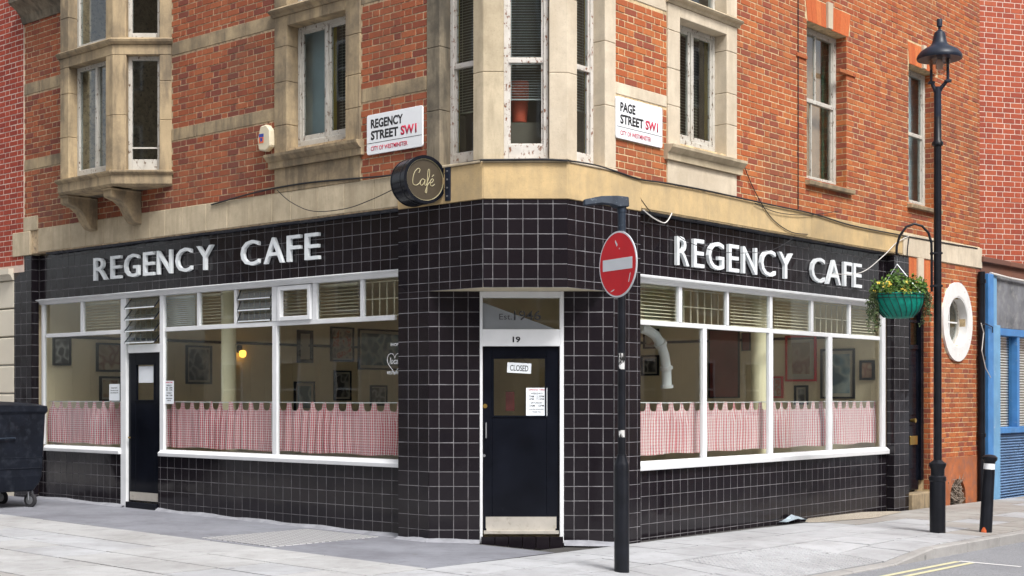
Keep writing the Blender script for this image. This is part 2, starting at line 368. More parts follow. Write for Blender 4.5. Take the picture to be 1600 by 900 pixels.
# ------------------------------------------------------------------ ground, pavement, road
def clip(poly,a,b,c):  # keep a*x+b*y<=c
    out=[]
    for i in range(len(poly)):
        p=poly[i];q=poly[(i+1)%len(poly)]; fp=a*p[0]+b*p[1]-c; fq=a*q[0]+b*q[1]-c
        if fp<=0: out.append(p)
        if fp*fq<0: t=fp/(fp-fq); out.append((p[0]+t*(q[0]-p[0]),p[1]+t*(q[1]-p[1])))
    return out
def gridsheet(fr,a0,a1,d0,d1,da,dd,zoff,fn=gz):
    b=MB(); na=max(1,int((a1-a0)/da)); nd=max(1,int((d1-d0)/dd))
    for i in range(na+1):
        for j in range(nd+1):
            q=fr.p(a0+(a1-a0)*i/na,d0+(d1-d0)*j/nd,0); b.v.append((q.x,q.y,fn(q.x,q.y)+zoff))
    for i in range(na):
        for j in range(nd): k=i*(nd+1)+j; b.f.append((k,k+1,k+nd+2,k+nd+1))
    return b
KR=2.6; KL=4.6
# ground sheet (road surface everywhere), well beyond the frame
gridsheet(K,-90,90,-90,90,3,3,-.115,lambda x,y:gz0(x)).build('road',M['road'],kind='structure',smooth='all')
far=MB(); far.poly([(-900,-900,-2),(900,-900,-2),(900,900,-2),(-900,900,-2)]); far.build('ground',M['road'],kind='structure')
b=gridsheet(Rr,-8,26,-.3,KR-.14,.5,.2,-.030); pav=b.build('pavement',M['joint'],kind='structure')
b=gridsheet(L,-.8,26,-.3,KL-.14,.5,.3,-.006); pav2=b.build('pavement',M['joint'],kind='structure')
def slab_obj(fr,poly,mat,parent,name='paving_slab',lift=0):
    # poly in (s,d); a 40 mm prism with a small chamfer
    n=len(poly); cx=sum(p[0] for p in poly)/n; cy=sum(p[1] for p in poly)/n
    b=MB(); jt=random.uniform(-.002,.002); c=.006
    rings=[]; c=.002
    for k,(sh,dz) in enumerate(((0,-.05),(0,-.0015),(c,0))):
        rings.append(len(b.v))
        for (s,d) in poly:
            L_=math.hypot(s-cx,d-cy) or 1; t=1-sh/L_; S_=cx+(s-cx)*t; D_=cy+(d-cy)*t
            q=fr.p(S_,D_,0); b.v.append((q.x,q.y,gz(q.x,q.y)+dz+jt+lift))
    for r_ in range(2):
        for i in range(n): a=rings[r_]+i; e=rings[r_]+(i+1)%n; b.f.append((a,e,e+n,a+n))
    b.f.append(tuple(rings[2]+i for i in range(n)))
    return b.build(name,mat,parent,recalc=True)
J=.011
TAC=(.15,2.15,1.35,2.44)   # tactile block s0,s1,d0,d1 on the Page Street side
d=.13; row=0
while d<KR-.15:
    d2=min(d+random.choice((.45,.6,.6)),KR-.14)
    if KR-.14-d2<.2:d2=KR-.14
    s=-6+random.uniform(0,.6)
    while s<14:
        s2=s+random.choice((.6,.75,.9))
        cells=[(s+J,s2-J,d+J,d2-J)]
        # cut round the tactile block
        o=TAC
        if s2>o[0] and s<o[1] and d2>o[2] and d<o[3]:
            cells=[]
            if s<o[0]: cells.append((s+J,o[0]-J,d+J,d2-J))
            if s2>o[1]: cells.append((o[1]+J,s2-J,d+J,d2-J))
            lo=max(s,o[0]); hi=min(s2,o[1])
            if d<o[2]: cells.append((lo+J,hi-J,d+J,o[2]-J))
            if d2>o[3]: cells.append((lo+J,hi-J,o[3]+J,d2-J))
        for c in cells:
            if c[1]-c[0]<.03 or c[3]-c[2]<.03: continue
            mt=M['slab'] if c[0]<4.6 or random.random()<.3 else M['slabold']
            slab_obj(Rr,[(c[0],c[2]),(c[1],c[2]),(c[1],c[3]),(c[0],c[3])],mt,pav)
        s=s2
    d=d2; row+=1
# tactile blister slabs
def blister():
    b=MB(); n=6; a=.392
    b.box(F2((0,0),(1,0),(0,1)),-a/2,a/2,-a/2,a/2,-.04,0)
    for i in range(n):
        for j in range(n):
            x=(i+.5-n/2)*a/n; y=(j+.5-n/2)*a/n; b.lathe(x,y,[(.0145,-.001),(.011,.0065)],6)
    me=b.build('tactile_slab',M['slab'],pav); return me
proto=blister(); first=True
ns=round((TAC[1]-TAC[0])/.4); nd=2
for i in range(int((TAC[1]-TAC[0])/.4)+0):
    for j in range(3):
        s0=TAC[0]+.2+.4*i*(TAC[1]-TAC[0])/(.4*int((TAC[1]-TAC[0])/.4)); dd=TAC[2]+.18+.363*j
        q=Rr.p(s0,dd,0); 
        ob=proto if first else proto.copy()
        if not first: C.objects.link(ob)
        first=False
        zc=gz(q.x,q.y); e=.15
        qa=Rr.p(s0+e,dd,0); qb=Rr.p(s0,dd+e,0)
        va=(Vector((qa.x,qa.y,gz(qa.x,qa.y)))-Vector((q.x,q.y,zc))).normalized(); vb=(Vector((qb.x,qb.y,gz(qb.x,qb.y)))-Vector((q.x,q.y,zc))).normalized()
        nn=vb.cross(va).normalized(); vb=va.cross(nn)*1
        if vb.to_2d().dot(Rr.n)<0: vb=-vb
        mt=Matrix(((va.x,-vb.x,nn.x,q.x),(va.y,-vb.y,nn.y,q.y),(va.z,-vb.z,nn.z,zc),(0,0,0,1)))
        ob.parent=pav; ob.matrix_parent_inverse=Matrix.Identity(4); sc=Matrix.Diagonal((1.0,.92,1,1)); ob.matrix_basis=mt@sc
# Regency Street side
LS=1.62
d=LS; row=0
while d<KL-.15:
    d2=min(d+random.choice((.6,.75)),KL-.14)
    if KL-.14-d2<.25:d2=KL-.14
    s=-.787-random.uniform(0,.5)
    while s<15:
        s2=s+random.choice((.75,.9,.9)); 
        a=max(s,-.787)
        if s2-a>.05: slab_obj(L,[(a+J,d+J),(s2-J,d+J),(s2-J,d2-J),(a+J,d2-J)],M['slabL'] if random.random()<.75 else M['slab'],pav2)
        s=s2
    d=d2
# asphalt strip along the Regency Street wall, widening a little to the left
b=MB()
na=46
for i in range(na+1):
    s=-.787+i*.35
    for (dd,dz) in((-.2,.002),(.05,.002),(LS*.5,0),(LS-.004,-.002)):
        q=L.p(s,dd,0); b.v.append((q.x,q.y,gz(q.x,q.y)+dz+.001*math.sin(i*1.7)))
for i in range(na):
    for j in range(3): k=i*4+j; b.f.append((k,k+1,k+5,k+4))
b.build('asphalt_strip',M['strip'],kind='structure',smooth='all')
# kerbs
kb=bpy.data.objects.new('kerb',None); C.objects.link(kb); kb['kind']='structure'; kb['_w']=(0,0,0)
s=-7.0
while s<26:
    s2=s+.91; b=MB()
    i0=0
    vv=[]
    for (aa) in(s+.003,s2-.003):
        for dd in(KR-.135,KR):
            q=Rr.p(aa,dd,0); zt=gz(q.x,q.y)
            vv.append((q.x,q.y,zt)); vv.append((q.x,q.y,gz0(q.x)-.3))
    b.v=vv; b.f=[(0,2,6,4),(2,3,7,6),(0,4,5,1),(0,1,3,2),(4,6,7,5)]
    b.build('kerb_stone',M['kerb'],kb,bev=.012); s=s2
s=-2.6
while s<26:
    b=MB(); s2=s+.91; vv=[]
    for aa in(s+.003,s2-.003):
        for dd in(KL-.135,KL):
            q=L.p(aa,dd,0); vv.append((q.x,q.y,gz0(q.x))); vv.append((q.x,q.y,gz0(q.x)-.3))
    b.v=vv; b.f=[(0,2,6,4),(2,3,7,6),(0,4,5,1),(0,1,3,2),(4,6,7,5)]
    b.build('kerb_stone',M['kerb'],kb,bev=.012); s=s2
def line(fr,s0,s1,d0,d1,mat,name,lift=.004):
    n=max(1,int(abs(s1-s0)/.5)); b=MB()
    for i in range(n+1):
        s=s0+(s1-s0)*i/n
        for dd in(d0,d1): q=fr.p(s,dd,0); b.v.append((q.x,q.y,gz0(q.x)-.115+lift))
    for i in range(n): k=2*i; b.f.append((k,k+1,k+3,k+2))
    return b.build(name,mat,kind='structure')
line(Rr,-3,2.95,KR+.27,KR+.335,M['yline'],'yellow_line'); line(Rr,-3,2.95,KR+.42,KR+.485,M['yline'],'yellow_line')
line(Rr,2.96,3.03,KR+.30,KR+.95,M['wline'],'white_line')
# gravelly patch and access cover
b=MB(); cpt=[]
for k in range(22):
    t=2*math.pi*k/22; s=6.0+1.25*math.cos(t)*(1+.12*math.sin(3*t)); dd=.10+.30*math.sin(t)*(1+.12*math.sin(5*t)); 
    q=Rr.p(s,max(dd,-.12),0); cpt.append((q.x,q.y,gz0(q.x)+.006))
b.poly(cpt); g=b.build('gravel_patch',M['gravel'],kind='structure')
cs=[L.loc(onground(x,y)[:2]) for x,y in((297,841),(405,829),(572,836),(462,857))]
s0=min(c[0] for c in cs)+.25;s1=max(c[0] for c in cs)-.25;d0=min(c[1] for c in cs)+.05;d1=min(max(c[1] for c in cs),LS-.08)
b=MB(); pts=[]
for (s,dd) in((s0,d0),(s1,d0),(s1,d1),(s0,d1)): q=L.p(s,dd,0); pts.append((q.x,q.y,gz0(q.x)+.007))
b.prism(pts,(0,0,-.03)); q=L.p((s0+s1)/2,(d0+d1)/2,0)
cov=b.build('access_cover',M['tread'],loc=(q.x,q.y,gz0(q.x)),bev=.003); tag(cov,'pale tread plate access cover set in the dark asphalt strip','access cover')
# litter and scraps are left off; a torn plastic sheet lies against the dado
b=MB(); base=Rr.s(1225,RC)
for i in range(9):
    for j in range(3):
        q=Rr.p(base-.3+i*.085,RC+.03+j*.05+random.uniform(0,.03),0); b.v.append((q.x,q.y,gz(q.x,q.y)+.01+(.07 if j==0 else .015)*math.exp(-((i-5)/2.2)**2)+random.uniform(0,.015)))
for i in range(8):
    for j in range(2): k=i*3+j; b.f.append((k,k+1,k+4,k+3))
q=Rr.p(base,RC+.1,0)
M['film']=plain('plastic_film',(.35,.42,.47),.25,var=.3,sc=20)
tag(b.build('plastic_sheet',M['film'],loc=(q.x,q.y,0)),'scrap of clear grey plastic sheet at the foot of the tiled wall','litter')

# ------------------------------------------------------------------ the corner building
ZC=4.0
bld=thing('corner_building','orange brick and stone corner building with black tiled cafe ground floor','building',(.14,16.5,0))
TOPZ=9.2
SLE=L.s(38); SRE=Rr.s(1531)            # ends of the two fronts
def wall_holes(b,fr,s0,s1,z0,z1,df,db,holes):
    ss=sorted(set([s0,s1]+[h[0] for h in holes]+[h[1] for h in holes])); zs=sorted(set([z0,z1]+[h[2] for h in holes]+[h[3] for h in holes]))
    ss=[x for x in ss if s0<=x<=s1]; zs=[x for x in zs if z0<=x<=z1]
    def solid(i,j):
        if i<0 or j<0 or i>=len(ss)-1 or j>=len(zs)-1: return False
        a=(ss[i]+ss[i+1])/2; z=(zs[j]+zs[j+1])/2
        return not any(h[0]<a<h[1] and h[2]<z<h[3] for h in holes)
    for i in range(len(ss)-1):
        for j in range(len(zs)-1):
            if not solid(i,j): continue
            a0,a1,c0,c1=ss[i],ss[i+1],zs[j],zs[j+1]; P=fr.p
            b.poly([P(a0,df,c0),P(a1,df,c0),P(a1,df,c1),P(a0,df,c1)]); b.poly([P(a0,db,c0),P(a0,db,c1),P(a1,db,c1),P(a1,db,c0)])
            if not solid(i-1,j): b.poly([P(a0,db,c0),P(a0,df,c0),P(a0,df,c1),P(a0,db,c1)])
            if not solid(i+1,j): b.poly([P(a1,db,c0),P(a1,df,c0),P(a1,df,c1),P(a1,db,c1)])
            if not solid(i,j-1): b.poly([P(a0,db,c0),P(a1,db,c0),P(a1,df,c0),P(a0,df,c0)])
            if not solid(i,j+1): b.poly([P(a0,db,c1),P(a1,db,c1),P(a1,df,c1),P(a0,df,c1)])
# openings on the upper floor: (s0,s1,z0,z1)
def rect(fr,xa,xb,ya,yb,d=0,xr=None):
    """xa,xb edges, ya top at xa, yb bottom at xa"""
    s0,s1=sorted((fr.s(xa,d),fr.s(xb,d))); return [s0,s1,fr.z(xa,yb,d),fr.z(xa,ya,d)]
ZB=3.97      # top of the stone course
ZS=3.612     # underside
# L2 window
L2=dict(s0=L.s(541),s1=L.s(450),z1=L.z(450,40),z0=L.z(465,231,-.15),o0=L.s(564),o1=L.s(430))
R2=dict(s0=Rr.s(1061),s1=Rr.s(1134),z1=Rr.z(1061,28),z0=Rr.z(1119,240,-.15),o0=Rr.s(1042),o1=Rr.s(1150))
R3=dict(s0=Rr.s(1261),s1=Rr.s(1323),z1=Rr.z(1261,32),z0=Rr.z(1261,280))
R4=dict(s0=Rr.s(1420),s1=Rr.s(1461),z1=Rr.z(1420,99),z0=Rr.z(1420,317))
for n_,q in(('L2',L2),('R2',R2),('R3',R3),('R4',R4)): print(n_,{k:round(v,3) for k,v in q.items()})
cornL=L.z(427,30); cornR=Rr.z(1040,3); print('corn',cornL,cornR)
sillL=L.z(418,243,.08); sillR=Rr.z(1035,222,.08)
CS0=L.s(667); CSR=Rr.s(962)     # edge of the corner stone piers
bay_s0=L.s(268)
BAYD=.5
Zb=L.D(268); bx1=(176-CX)/FPX*Zb; P0=Vector((L.p(bay_s0,0,0).x,Zb)); P1=Vector((bx1,Zb))
bs,bd=L.loc(P1); print('bay corner',bs,bd)
BF=Fr(L.p(0,bd,0).to_2d(),L.u,L.n)                   # front face of the bay (own frame)
be=BF.s(94); bay_s1=be+ (bs-bay_s0)                  # wall-side end of the hidden cant
BCf=F2((P1.x,P1.y),(1,0),(0,-1))                     # visible cant
Pe=BF.p(be,0,0); Pw=L.p(bay_s1,0,0); uu=(Pw-Pe).to_2d().normalized(); nn_=Vector((-uu.y,uu.x))
if nn_.dot(L.n)<0: nn_=-nn_
BH=F2((Pe.x,Pe.y),(uu.x,uu.y),(nn_.x,nn_.y))          # hidden cant
bayz0=BF.z(95,305)
# brick exclusions (stone areas), left and right
WL_holes=[[L2['s0']-.03,L2['s1']+.03,L2['z0']-.03,L2['z1']+.03],[L2['s0']-.03,L2['s1']+.03,cornL+.05,cornL+1.35],[bay_s0+.12,bay_s1-.12,4.55,TOPZ-.2]]
WR_holes=[[R2['s0']-.03,R2['s1']+.03,R2['z0']-.03,R2['z1']+.03],[R2['s0']-.03,R2['s1']+.03,cornR+.05,cornR+1.35],[R3['s0'],R3['s1'],R3['z0'],R3['z1']],[R4['s0'],R4['s1'],R4['z0'],R4['z1']]]
b=MB(); wall_holes(b,L,CS0-.02,SLE,ZS+.01,TOPZ,-.0048,-.26,WL_holes); wL=b.build('brick_wall',M['mortarL'],bld,recalc=False)
b=MB(); wall_holes(b,Rr,CSR-.02,SRE,ZS+.01,TOPZ,-.0048,-.26,WR_holes)
# ground-floor brick return beyond the tiled pier
DOOR=[Rr.s(1420),Rr.s(1454),-.5,Rr.z(1420,455)]
OV=(Rr.s(1494),Rr.z(1494,503)); 
wall_holes(b,Rr,DOOR[0],SRE,-.6,ZS+.01,-.0048,-.26,[DOOR,[OV[0]-.36,OV[0]+.36,OV[1]-.36,OV[1]+.36],[Rr.s(1484),Rr.s(1508),-.3,.28]])
wR=b.build('brick_wall',M['mortar'],bld,recalc=False)
def inside(h,a,z): return h[0]<a<h[1] and h[2]<z<h[3]
def project(P): return (CX+FPX*P.x/P.y, HY-(P.z-CAMH)*FPX/P.y)
ALLB=[]
def lay(fr,s0,s1,z0,z1,course,ex,mat,tagname,st=.225,hd=.1125,off=0,circle=None,reg=ALLB):
    k=0; z=z0
    while z<z1-.02:
        zt=min(z+course,z1); a=s0-(off if k%2==0 else off+.112+.056) ; t=0
        a=s0-(0 if k%2==0 else .1687)
        while a<s1:
            wd=st if t%2==0 else hd
            b0,b1=max(a,s0),min(a+wd,s1); t+=1; a+=wd
            zc=(z+zt)/2
            segs=[(b0,b1)]
            for h in ex:
                if not (h[2]<zc<h[3]): continue
                ns=[]
                for (p,q) in segs:
                    if q<=h[0] or p>=h[1]: ns.append((p,q)); continue
                    if p<h[0]: ns.append((p,h[0]))
                    if q>h[1]: ns.append((h[1],q))
                segs=ns
            for (p,q) in segs:
                if q-p<.03: continue
                if circle:
                    m_=(p+q)/2
                    if ((m_-circle[0])/circle[2])**2+((zc-circle[1])/circle[3])**2<1: continue
                jw=.0060
                d1=random.uniform(-.002,.0025)
                P=fr.p((p+q)/2,0,zc); x,y=project(P); vis=-10<x<1610 and -10<y<910
                ang=abs(fr.u.x-(P.x/P.y)*fr.u.y)
                area=(q-p)*course*ang/(P.y**2) if vis else 0
                reg.append([area,fr,p+jw,q-jw,z+jw,zt-jw,d1,mat,tagname])
        z=zt;k+=1
bandsL=[[-99,99,4.835,4.995],[-99,99,5.93,6.10]]
exL=[[L2['o0'],L2['o1'],ZS,cornL+1.5]]+bandsL+[[bay_s0,bay_s1,4.33,TOPZ]]+[h for h in WL_holes]
zRb=Rr.z(961,126.7); zRb2=Rr.z(961,146); zRc=Rr.z(1040,18); print('R bands',zRb,zRb2,zRc,'L',L.z(268.9,220),L.z(268.9,86.7))
bandsR=[[-99,R2['o0'],zRb2,zRb],[-99,R2['o0'],zRc,zRc+.17]]
archR3=[R3['s0']-.03,R3['s1']+.10,R3['z1'],R3['z1']+.33]; archR4=[R4['s0']-.03,R4['s1']+.10,R4['z1'],R4['z1']+.33]
exR=[[R2['o0'],R2['o1'],ZS,cornR+1.5],archR3,archR4]+bandsR+WR_holes
lay(L,CS0,SLE,ZB,TOPZ,.0777,exL,'brickL','L')
lay(Rr,CSR,SRE,ZB-.02,TOPZ,.0765,exR,'brickR','R')
archD=[DOOR[0],Rr.s(1456),DOOR[3],ZS]
lay(Rr,DOOR[1]-.0,SRE,.62,ZS,.0765,[archD],'brickR','R',circle=(OV[0],OV[1],.54,.60))
def reveal(fr_,dep,z0,z1):
    z=z0;k=0
    while z<z1-.02:
        zt=min(z+.0765,z1)
        for (p,q) in (((-dep,-.002),) if k%2 else ((-dep,-dep*.42),(-dep*.42,-.002))):
            P=fr_.p((p+q)/2,0,z); ALLB.append([(q-p)*.07*.7/P.y**2,fr_,p+.004,q-(.004 if q<-.01 else 0),z+.0056,zt-.0056,random.uniform(.004,.006),'brickR','R'])
        z=zt;k+=1
for q_ in(R3,R4): reveal(F2(Rr.p(q_['s1'],0,0).xy,(Rr.n.x,Rr.n.y),(-Rr.u.x,-Rr.u.y)),.16,ZB-.02+.0765*round((q_['z0']-ZB+.02)/.0765),q_['z1'])
reveal(F2(Rr.p(DOOR[1],0,0).xy,(Rr.n.x,Rr.n.y),(-Rr.u.x,-Rr.u.y)),.11,.16,DOOR[3])
ALLB.sort(key=lambda t:-t[0])
unit=None
def unitbox():
    global unit
    b=MB(); W_=F2((0,0),(1,0),(0,1)); b.cbox(W_,-.5,.5,-1,0,-.5,.5,0); 
    # chamfered unit brick: outward = +y, face at y=0
    b=MB(); vs=[]
    for (y,k) in((-1,0),(-.06,0),(0,1)):
        for (x,z) in((-.5,-.5),(.5,-.5),(.5,.5),(-.5,.5)):
            b.v.append((x*(1-.02*k),y,z*(1-.05*k)))
    for q in(0,4):
        for t in range(4): b.f.append((q+t,q+(t+1)%4,q+(t+1)%4+4,q+t+4))
    b.f.append((8,9,10,11)); return b
UB={}
def piece(name,fr,a0,a1,z0,z1,dface,thick,mat,parent,share):
    key=(share,mat.name)
    if key not in UB:
        o=unitbox().build(name,mat,None); UB[key]=o.data; bpy.data.objects.remove(o); UB[key].name=name
    ob=bpy.data.objects.new(name,UB[key]); C.objects.link(ob)
    u=fr.u; n=fr.n; 
    if u.x*n.y-u.y*n.x<0: u=-u
    c=fr.p((a0+a1)/2,dface,(z0+z1)/2); w_=a1-a0;h=z1-z0
    tl=random.uniform(-.009,.009) if share=='tile' else 0; t2=random.uniform(-.009,.009) if share=='tile' else 0
    m_=Matrix(((u.x*w_,n.x*thick,0,c.x),(u.y*w_,n.y*thick,0,c.y),(0,0,h,c.z),(0,0,0,1)))
    if tl: m_=Matrix.Translation(c)@Matrix.Rotation(tl,4,'Z')@Matrix.Rotation(t2,4,Vector((u.x,u.y,0)))@Matrix.Translation(-c)@m_
    ob.matrix_basis=m_; ob.parent=parent; ob.matrix_parent_inverse=Matrix.Identity(4)
    return ob
wpar={'L':wL,'R':wR}
for t in ALLB[:300]: piece('brick',t[1],t[2],t[3],t[4],t[5],t[6],.05,M[t[7]],wpar[t[8]],'brick')
bL=MB();bR=MB()
for t in ALLB[300:]: (bL if t[8]=='L' else bR).cbox(t[1],t[2],t[3],t[6]-.03,t[6],t[4],t[5],.003,.0012)
# the rest of the bricks, one joined part (two materials)
bb=MB(); bb.v=bL.v+bR.v; o_=len(bL.v); bb.f=bL.f+[tuple(i+o_ for i in f) for f in bR.f]
rest=bb.build('bricks',[M['brickL'],M['brickR']],wR,kind='stuff',recalc=False)
nl=len(bL.f)
rest.data.polygons.foreach_set('material_index',[0 if i<nl else 1 for i in range(len(rest.data.polygons))])

# ---- stone: courses, bands, piers, surrounds
def blocks(fr,s0,s1,z0,z1,d0,d1,mat,parent,step,name='stone_block',bev=.006,gap=.0015,jit=.25):
    a=s0
    while a<s1-.01:
        e=min(a+step*random.uniform(1-jit,1+jit),s1)
        if s1-e<step*.3: e=s1
        MB().box(fr,a+gap,e-gap,d0,d1+random.uniform(-.001,.001),z0,z1).build(name,mat,parent,bev=bev); a=e
def stack(fr,s0,s1,z0,z1,d0,d1,mat,parent,step=.42,name='stone_block',bev=.007,gap=.0012):
    a=z0
    while a<z1-.01:
        e=min(a+step*random.uniform(.8,1.25),z1)
        if z1-e<step*.35: e=z1
        MB().box(fr,s0,s1,d0,d1+random.uniform(-.001,.001),a+gap,e-gap).build(name,mat,parent,bev=bev); a=e
def grp(name,mat=None,parent=bld):
    o=bpy.data.objects.new(name,None); C.objects.link(o); adopt(o,parent); o['_w']=(0,0,0); o.empty_display_size=.1; return o
def prof(fr,a0,a1,pr,mat,parent,name,ret0=False,ret1=False,bev=0):
    """moulding: profile pr=[(d,z)...] swept along a0..a1"""
    b=MB(); n=len(pr)
    for a in(a0,a1):
        for (d_,z_) in pr: b.v.append(tuple(fr.p(a,d_,z_)))
    for i in range(n): j=(i+1)%n; b.f.append((i,j,j+n,i+n))
    b.f.append(tuple(range(n))); b.f.append(tuple(range(2*n-1,n-1,-1)))
    return b.build(name,mat,parent,bev=bev)
course=grp('stone_course')
blocks(L,L.s(622)+.0,L.s(60),ZS+.02,ZB,-.25,.006,M['stoneC'],course,.42)
blocks(L,-.003,L.s(622)-.002,ZS-.015,ZB,-.25,.012,M['ochre'],course,2)
blocks(K,-.2966-.006,.5733+.006,ZS-.015,ZB,-.25,.0105,M['ochre'],course,2)
blocks(Rr,-.003,Rr.s(1001),ZS-.015,ZB,-.25,.012,M['ochre'],course,2)
blocks(Rr,Rr.s(1001)+.002,Rr.s(1410),ZS+.02,ZB-.02,-.25,.006,M['ochre'],course,1.3)
blocks(Rr,Rr.s(1410)+.001,SRE+.05,ZS-.0,ZB-.03,-.25,.02,M['stoneR'],course,1.0)
# stepped stone cap of the left pier
capst=grp('pier_cap')
sa,sb=L.s(49),L.s(22)
MB().box(L,sa,sb,-.25,.03,ZS-.01,L.z(22,365)).build('stone_block',M['stoneC'],capst,bev=.008)
MB().box(L,L.s(60)+.002,L.s(38),-.25,.02,L.z(22,365)+.002,L.z(38,340)).build('stone_block',M['stoneC'],capst,bev=.008)
# lead flashing strips over the recessed fascias
for fr,a0,a1 in((L,L.s(622)+.003,L.s(66)),(Rr,Rr.s(1001)+.003,Rr.s(1388))):
    a=a0; fl=MB()
    while a<a1:
        e=min(a+random.uniform(.25,.5),a1); fl.box(fr,a,e,RC-.05,-.045+random.uniform(-.012,.012),ZS-.01+random.uniform(-.006,.004),ZS+.019); a=e
    fl.build('lead_flashing',M['lead'],bld,bev=.004)
bands=grp('stone_band')
for (z0,z1) in((4.835,4.995),(5.93,6.10)):
    for (a,e) in((CS0,L2['o0']),(L2['o1'],bay_s0),(bay_s1,SLE)):
        blocks(L,a+.002,e-.002,z0+.002,z1-.002,-.1,.004,M['stoneL'],bands,.7)
for (z0,z1) in((zRb2,zRb),(zRc,zRc+.17)): blocks(Rr,CSR+.002,R2['o0']-.002,z0+.002,z1-.002,-.1,.004,M['stoneR'],bands,2)
# top-left moulded cornice with a lead top
cz=L.z(40,38); 
prof(L,bay_s1,SLE+.02,[(-.1,cz),(.02,cz),(.05,cz+.10),(.13,cz+.19),(.24,cz+.26),(.24,cz+.33),(-.1,cz+.36)],M['stoneD'],bld,'cornice')
MB().box(L,bay_s1,SLE+.03,-.1,.27,cz+.362,cz+.40).build('lead_flashing',M['bluegrey'],bld)
# windows ---------------------------------------------------------
def winframe(fr,s0,s1,z0,z1,d,fw=.055,th=.06,mull=(),rails=(),mat=None,name='window',bot=None,parent=bld,mw=.05):
    """white timber frame, front face at d; returns object; panes added as children"""
    mat=mat or M['peel']; b=MB(); bt=bot or fw
    b.box(fr,s0,s0+fw,d-th,d,z0,z1); b.box(fr,s1-fw,s1,d-th,d,z0,z1)
    b.box(fr,s0+fw,s1-fw,d-th,d-.002,z1-fw,z1); b.box(fr,s0+fw,s1-fw,d-th,d+.004,z0,z0+bt)
    for m_ in mull: b.box(fr,m_-mw/2,m_+mw/2,d-th,d+.006,z0+bt,z1-fw)
    for r_ in rails: b.box(fr,s0+fw,s1-fw,d-th+.01,d-.004,r_-.022,r_+.022)
    o=b.build(name,mat,parent,bev=.004); return o
def pane(fr,s0,s1,z0,z1,d,parent,mat=None):
    MB().box(fr,s0,s1,d-.006,d,z0,z1).build('pane',mat or M['glassd'],parent)
def cells(a0,a1,cuts,w=0):
    e=[a0]+sorted(cuts)+[a1]; return [(e[i],e[i+1]) for i in range(len(e)-1)]
def blind(fr,s0,s1,z0,z1,d,mat,label,pitch=.035,open_=.5,group=None):
    b=MB(); z=z1-.01; c=math.cos(open_);s_=math.sin(open_); w_=.025
    while z>z0:
        i=len(b.v)
        for a in(s0,s1):
            b.v.append(tuple(fr.p(a,d-w_/2*c,z+w_/2*s_))); b.v.append(tuple(fr.p(a,d+w_/2*c,z-w_/2*s_)))
            b.v.append(tuple(fr.p(a,d+w_/2*c,z-w_/2*s_-.0012))); b.v.append(tuple(fr.p(a,d-w_/2*c,z+w_/2*s_-.0012)))
        b.f+=[(i,i+1,i+5,i+4),(i+1,i+2,i+6,i+5),(i+2,i+3,i+7,i+6),(i+3,i,i+4,i+7),(i,i+3,i+2,i+1),(i+4,i+5,i+6,i+7)]
        z-=pitch
    for a in(s0+.06,s1-.06): b.box(fr,a-.002,a+.002,d+.016,d+.018,z0,z1)
    b.box(fr,s0,s1,d-.02,d+.02,z1-.006,z1+.02); b.box(fr,s0,s1,d-.014,d+.014,z+pitch-.012,z+pitch)
    P=fr.p((s0+s1)/2,d,z0); o=b.build('venetian_blind',mat,loc=P); tag(o,label,'blind',group)
def drape(fr,s0,s1,z0,z1,d,mat,label,amp=.03,per=.11,cat='curtain'):
    b=MB(); n=max(8,int((s1-s0)/per*8)); 
    for k in range(n+1):
        a=s0+(s1-s0)*k/n; dd=d+amp*math.sin(2*math.pi*(a-s0)/per)
        for z in(z0,z1): b.v.append(tuple(fr.p(a,dd,z)))
    for k in range(n+1):
        a=s0+(s1-s0)*k/n; dd=d-.003+amp*math.sin(2*math.pi*(a-s0)/per)
        for z in(z0,z1): b.v.append(tuple(fr.p(a,dd,z)))
    o2=2*(n+1)
    for k in range(n): i=2*k; b.f.append((i,i+1,i+3,i+2)); b.f.append((o2+i,o2+i+2,o2+i+3,o2+i+1))
    P=fr.p((s0+s1)/2,d,z0); o=b.build('curtain',mat,loc=P,smooth='all'); tag(o,label,cat)
WD=-.15
def surround(fr,q,mat,outer_top,sillz,corn,matS):
    g=grp('stone_surround')
    zt=q['z1']; z0=q['z0']
    stack(fr,q['o0'],q['s0'],sillz,corn,-.22,.018,mat,g); stack(fr,q['s1'],q['o1'],sillz,corn,-.22,.018,mat,g)
    MB().box(fr,q['s0'],q['s1'],-.22,.0165,zt,corn).build('lintel',mat,g,bev=.006)
    prof(fr,q['o0']-.03,q['o1']+.03,[(-.1,corn),(.03,corn),(.05,corn+.03),(.085,corn+.045),(.10,corn+.065),(.03,corn+.11),(-.1,corn+.11)],matS,g,'cornice')
    stack(fr,q['o0'],q['s0'],corn+.112,corn+1.5,-.22,.018,mat,g); stack(fr,q['s1'],q['o1'],corn+.112,corn+1.5,-.22,.018,mat,g)
    MB().box(fr,q['s0'],q['s1'],-.22,.0165,corn+1.3,corn+1.5).build('lintel',mat,g)
    # sill and apron
    prof(fr,q['o0']-.055,q['o1']+.07,[(-.2,sillz-.16),(.05,sillz-.16),(.052,sillz-.085),(.075,sillz-.075),(.12,sillz-.03),(.125,sillz),(.0,sillz+.012),(-.2,sillz+.012)],matS,g,'window_sill')
    MB().box(fr,q['o0'],q['o1'],-.1,.012,ZB+.002,sillz-.163).build('apron',mat,g,bev=.004)
surround(L,L2,M['stoneL'],0,sillL,cornL,M['stoneL'])
surround(Rr,R2,M['stoneR'],0,sillR,cornR,M['stoneC'])
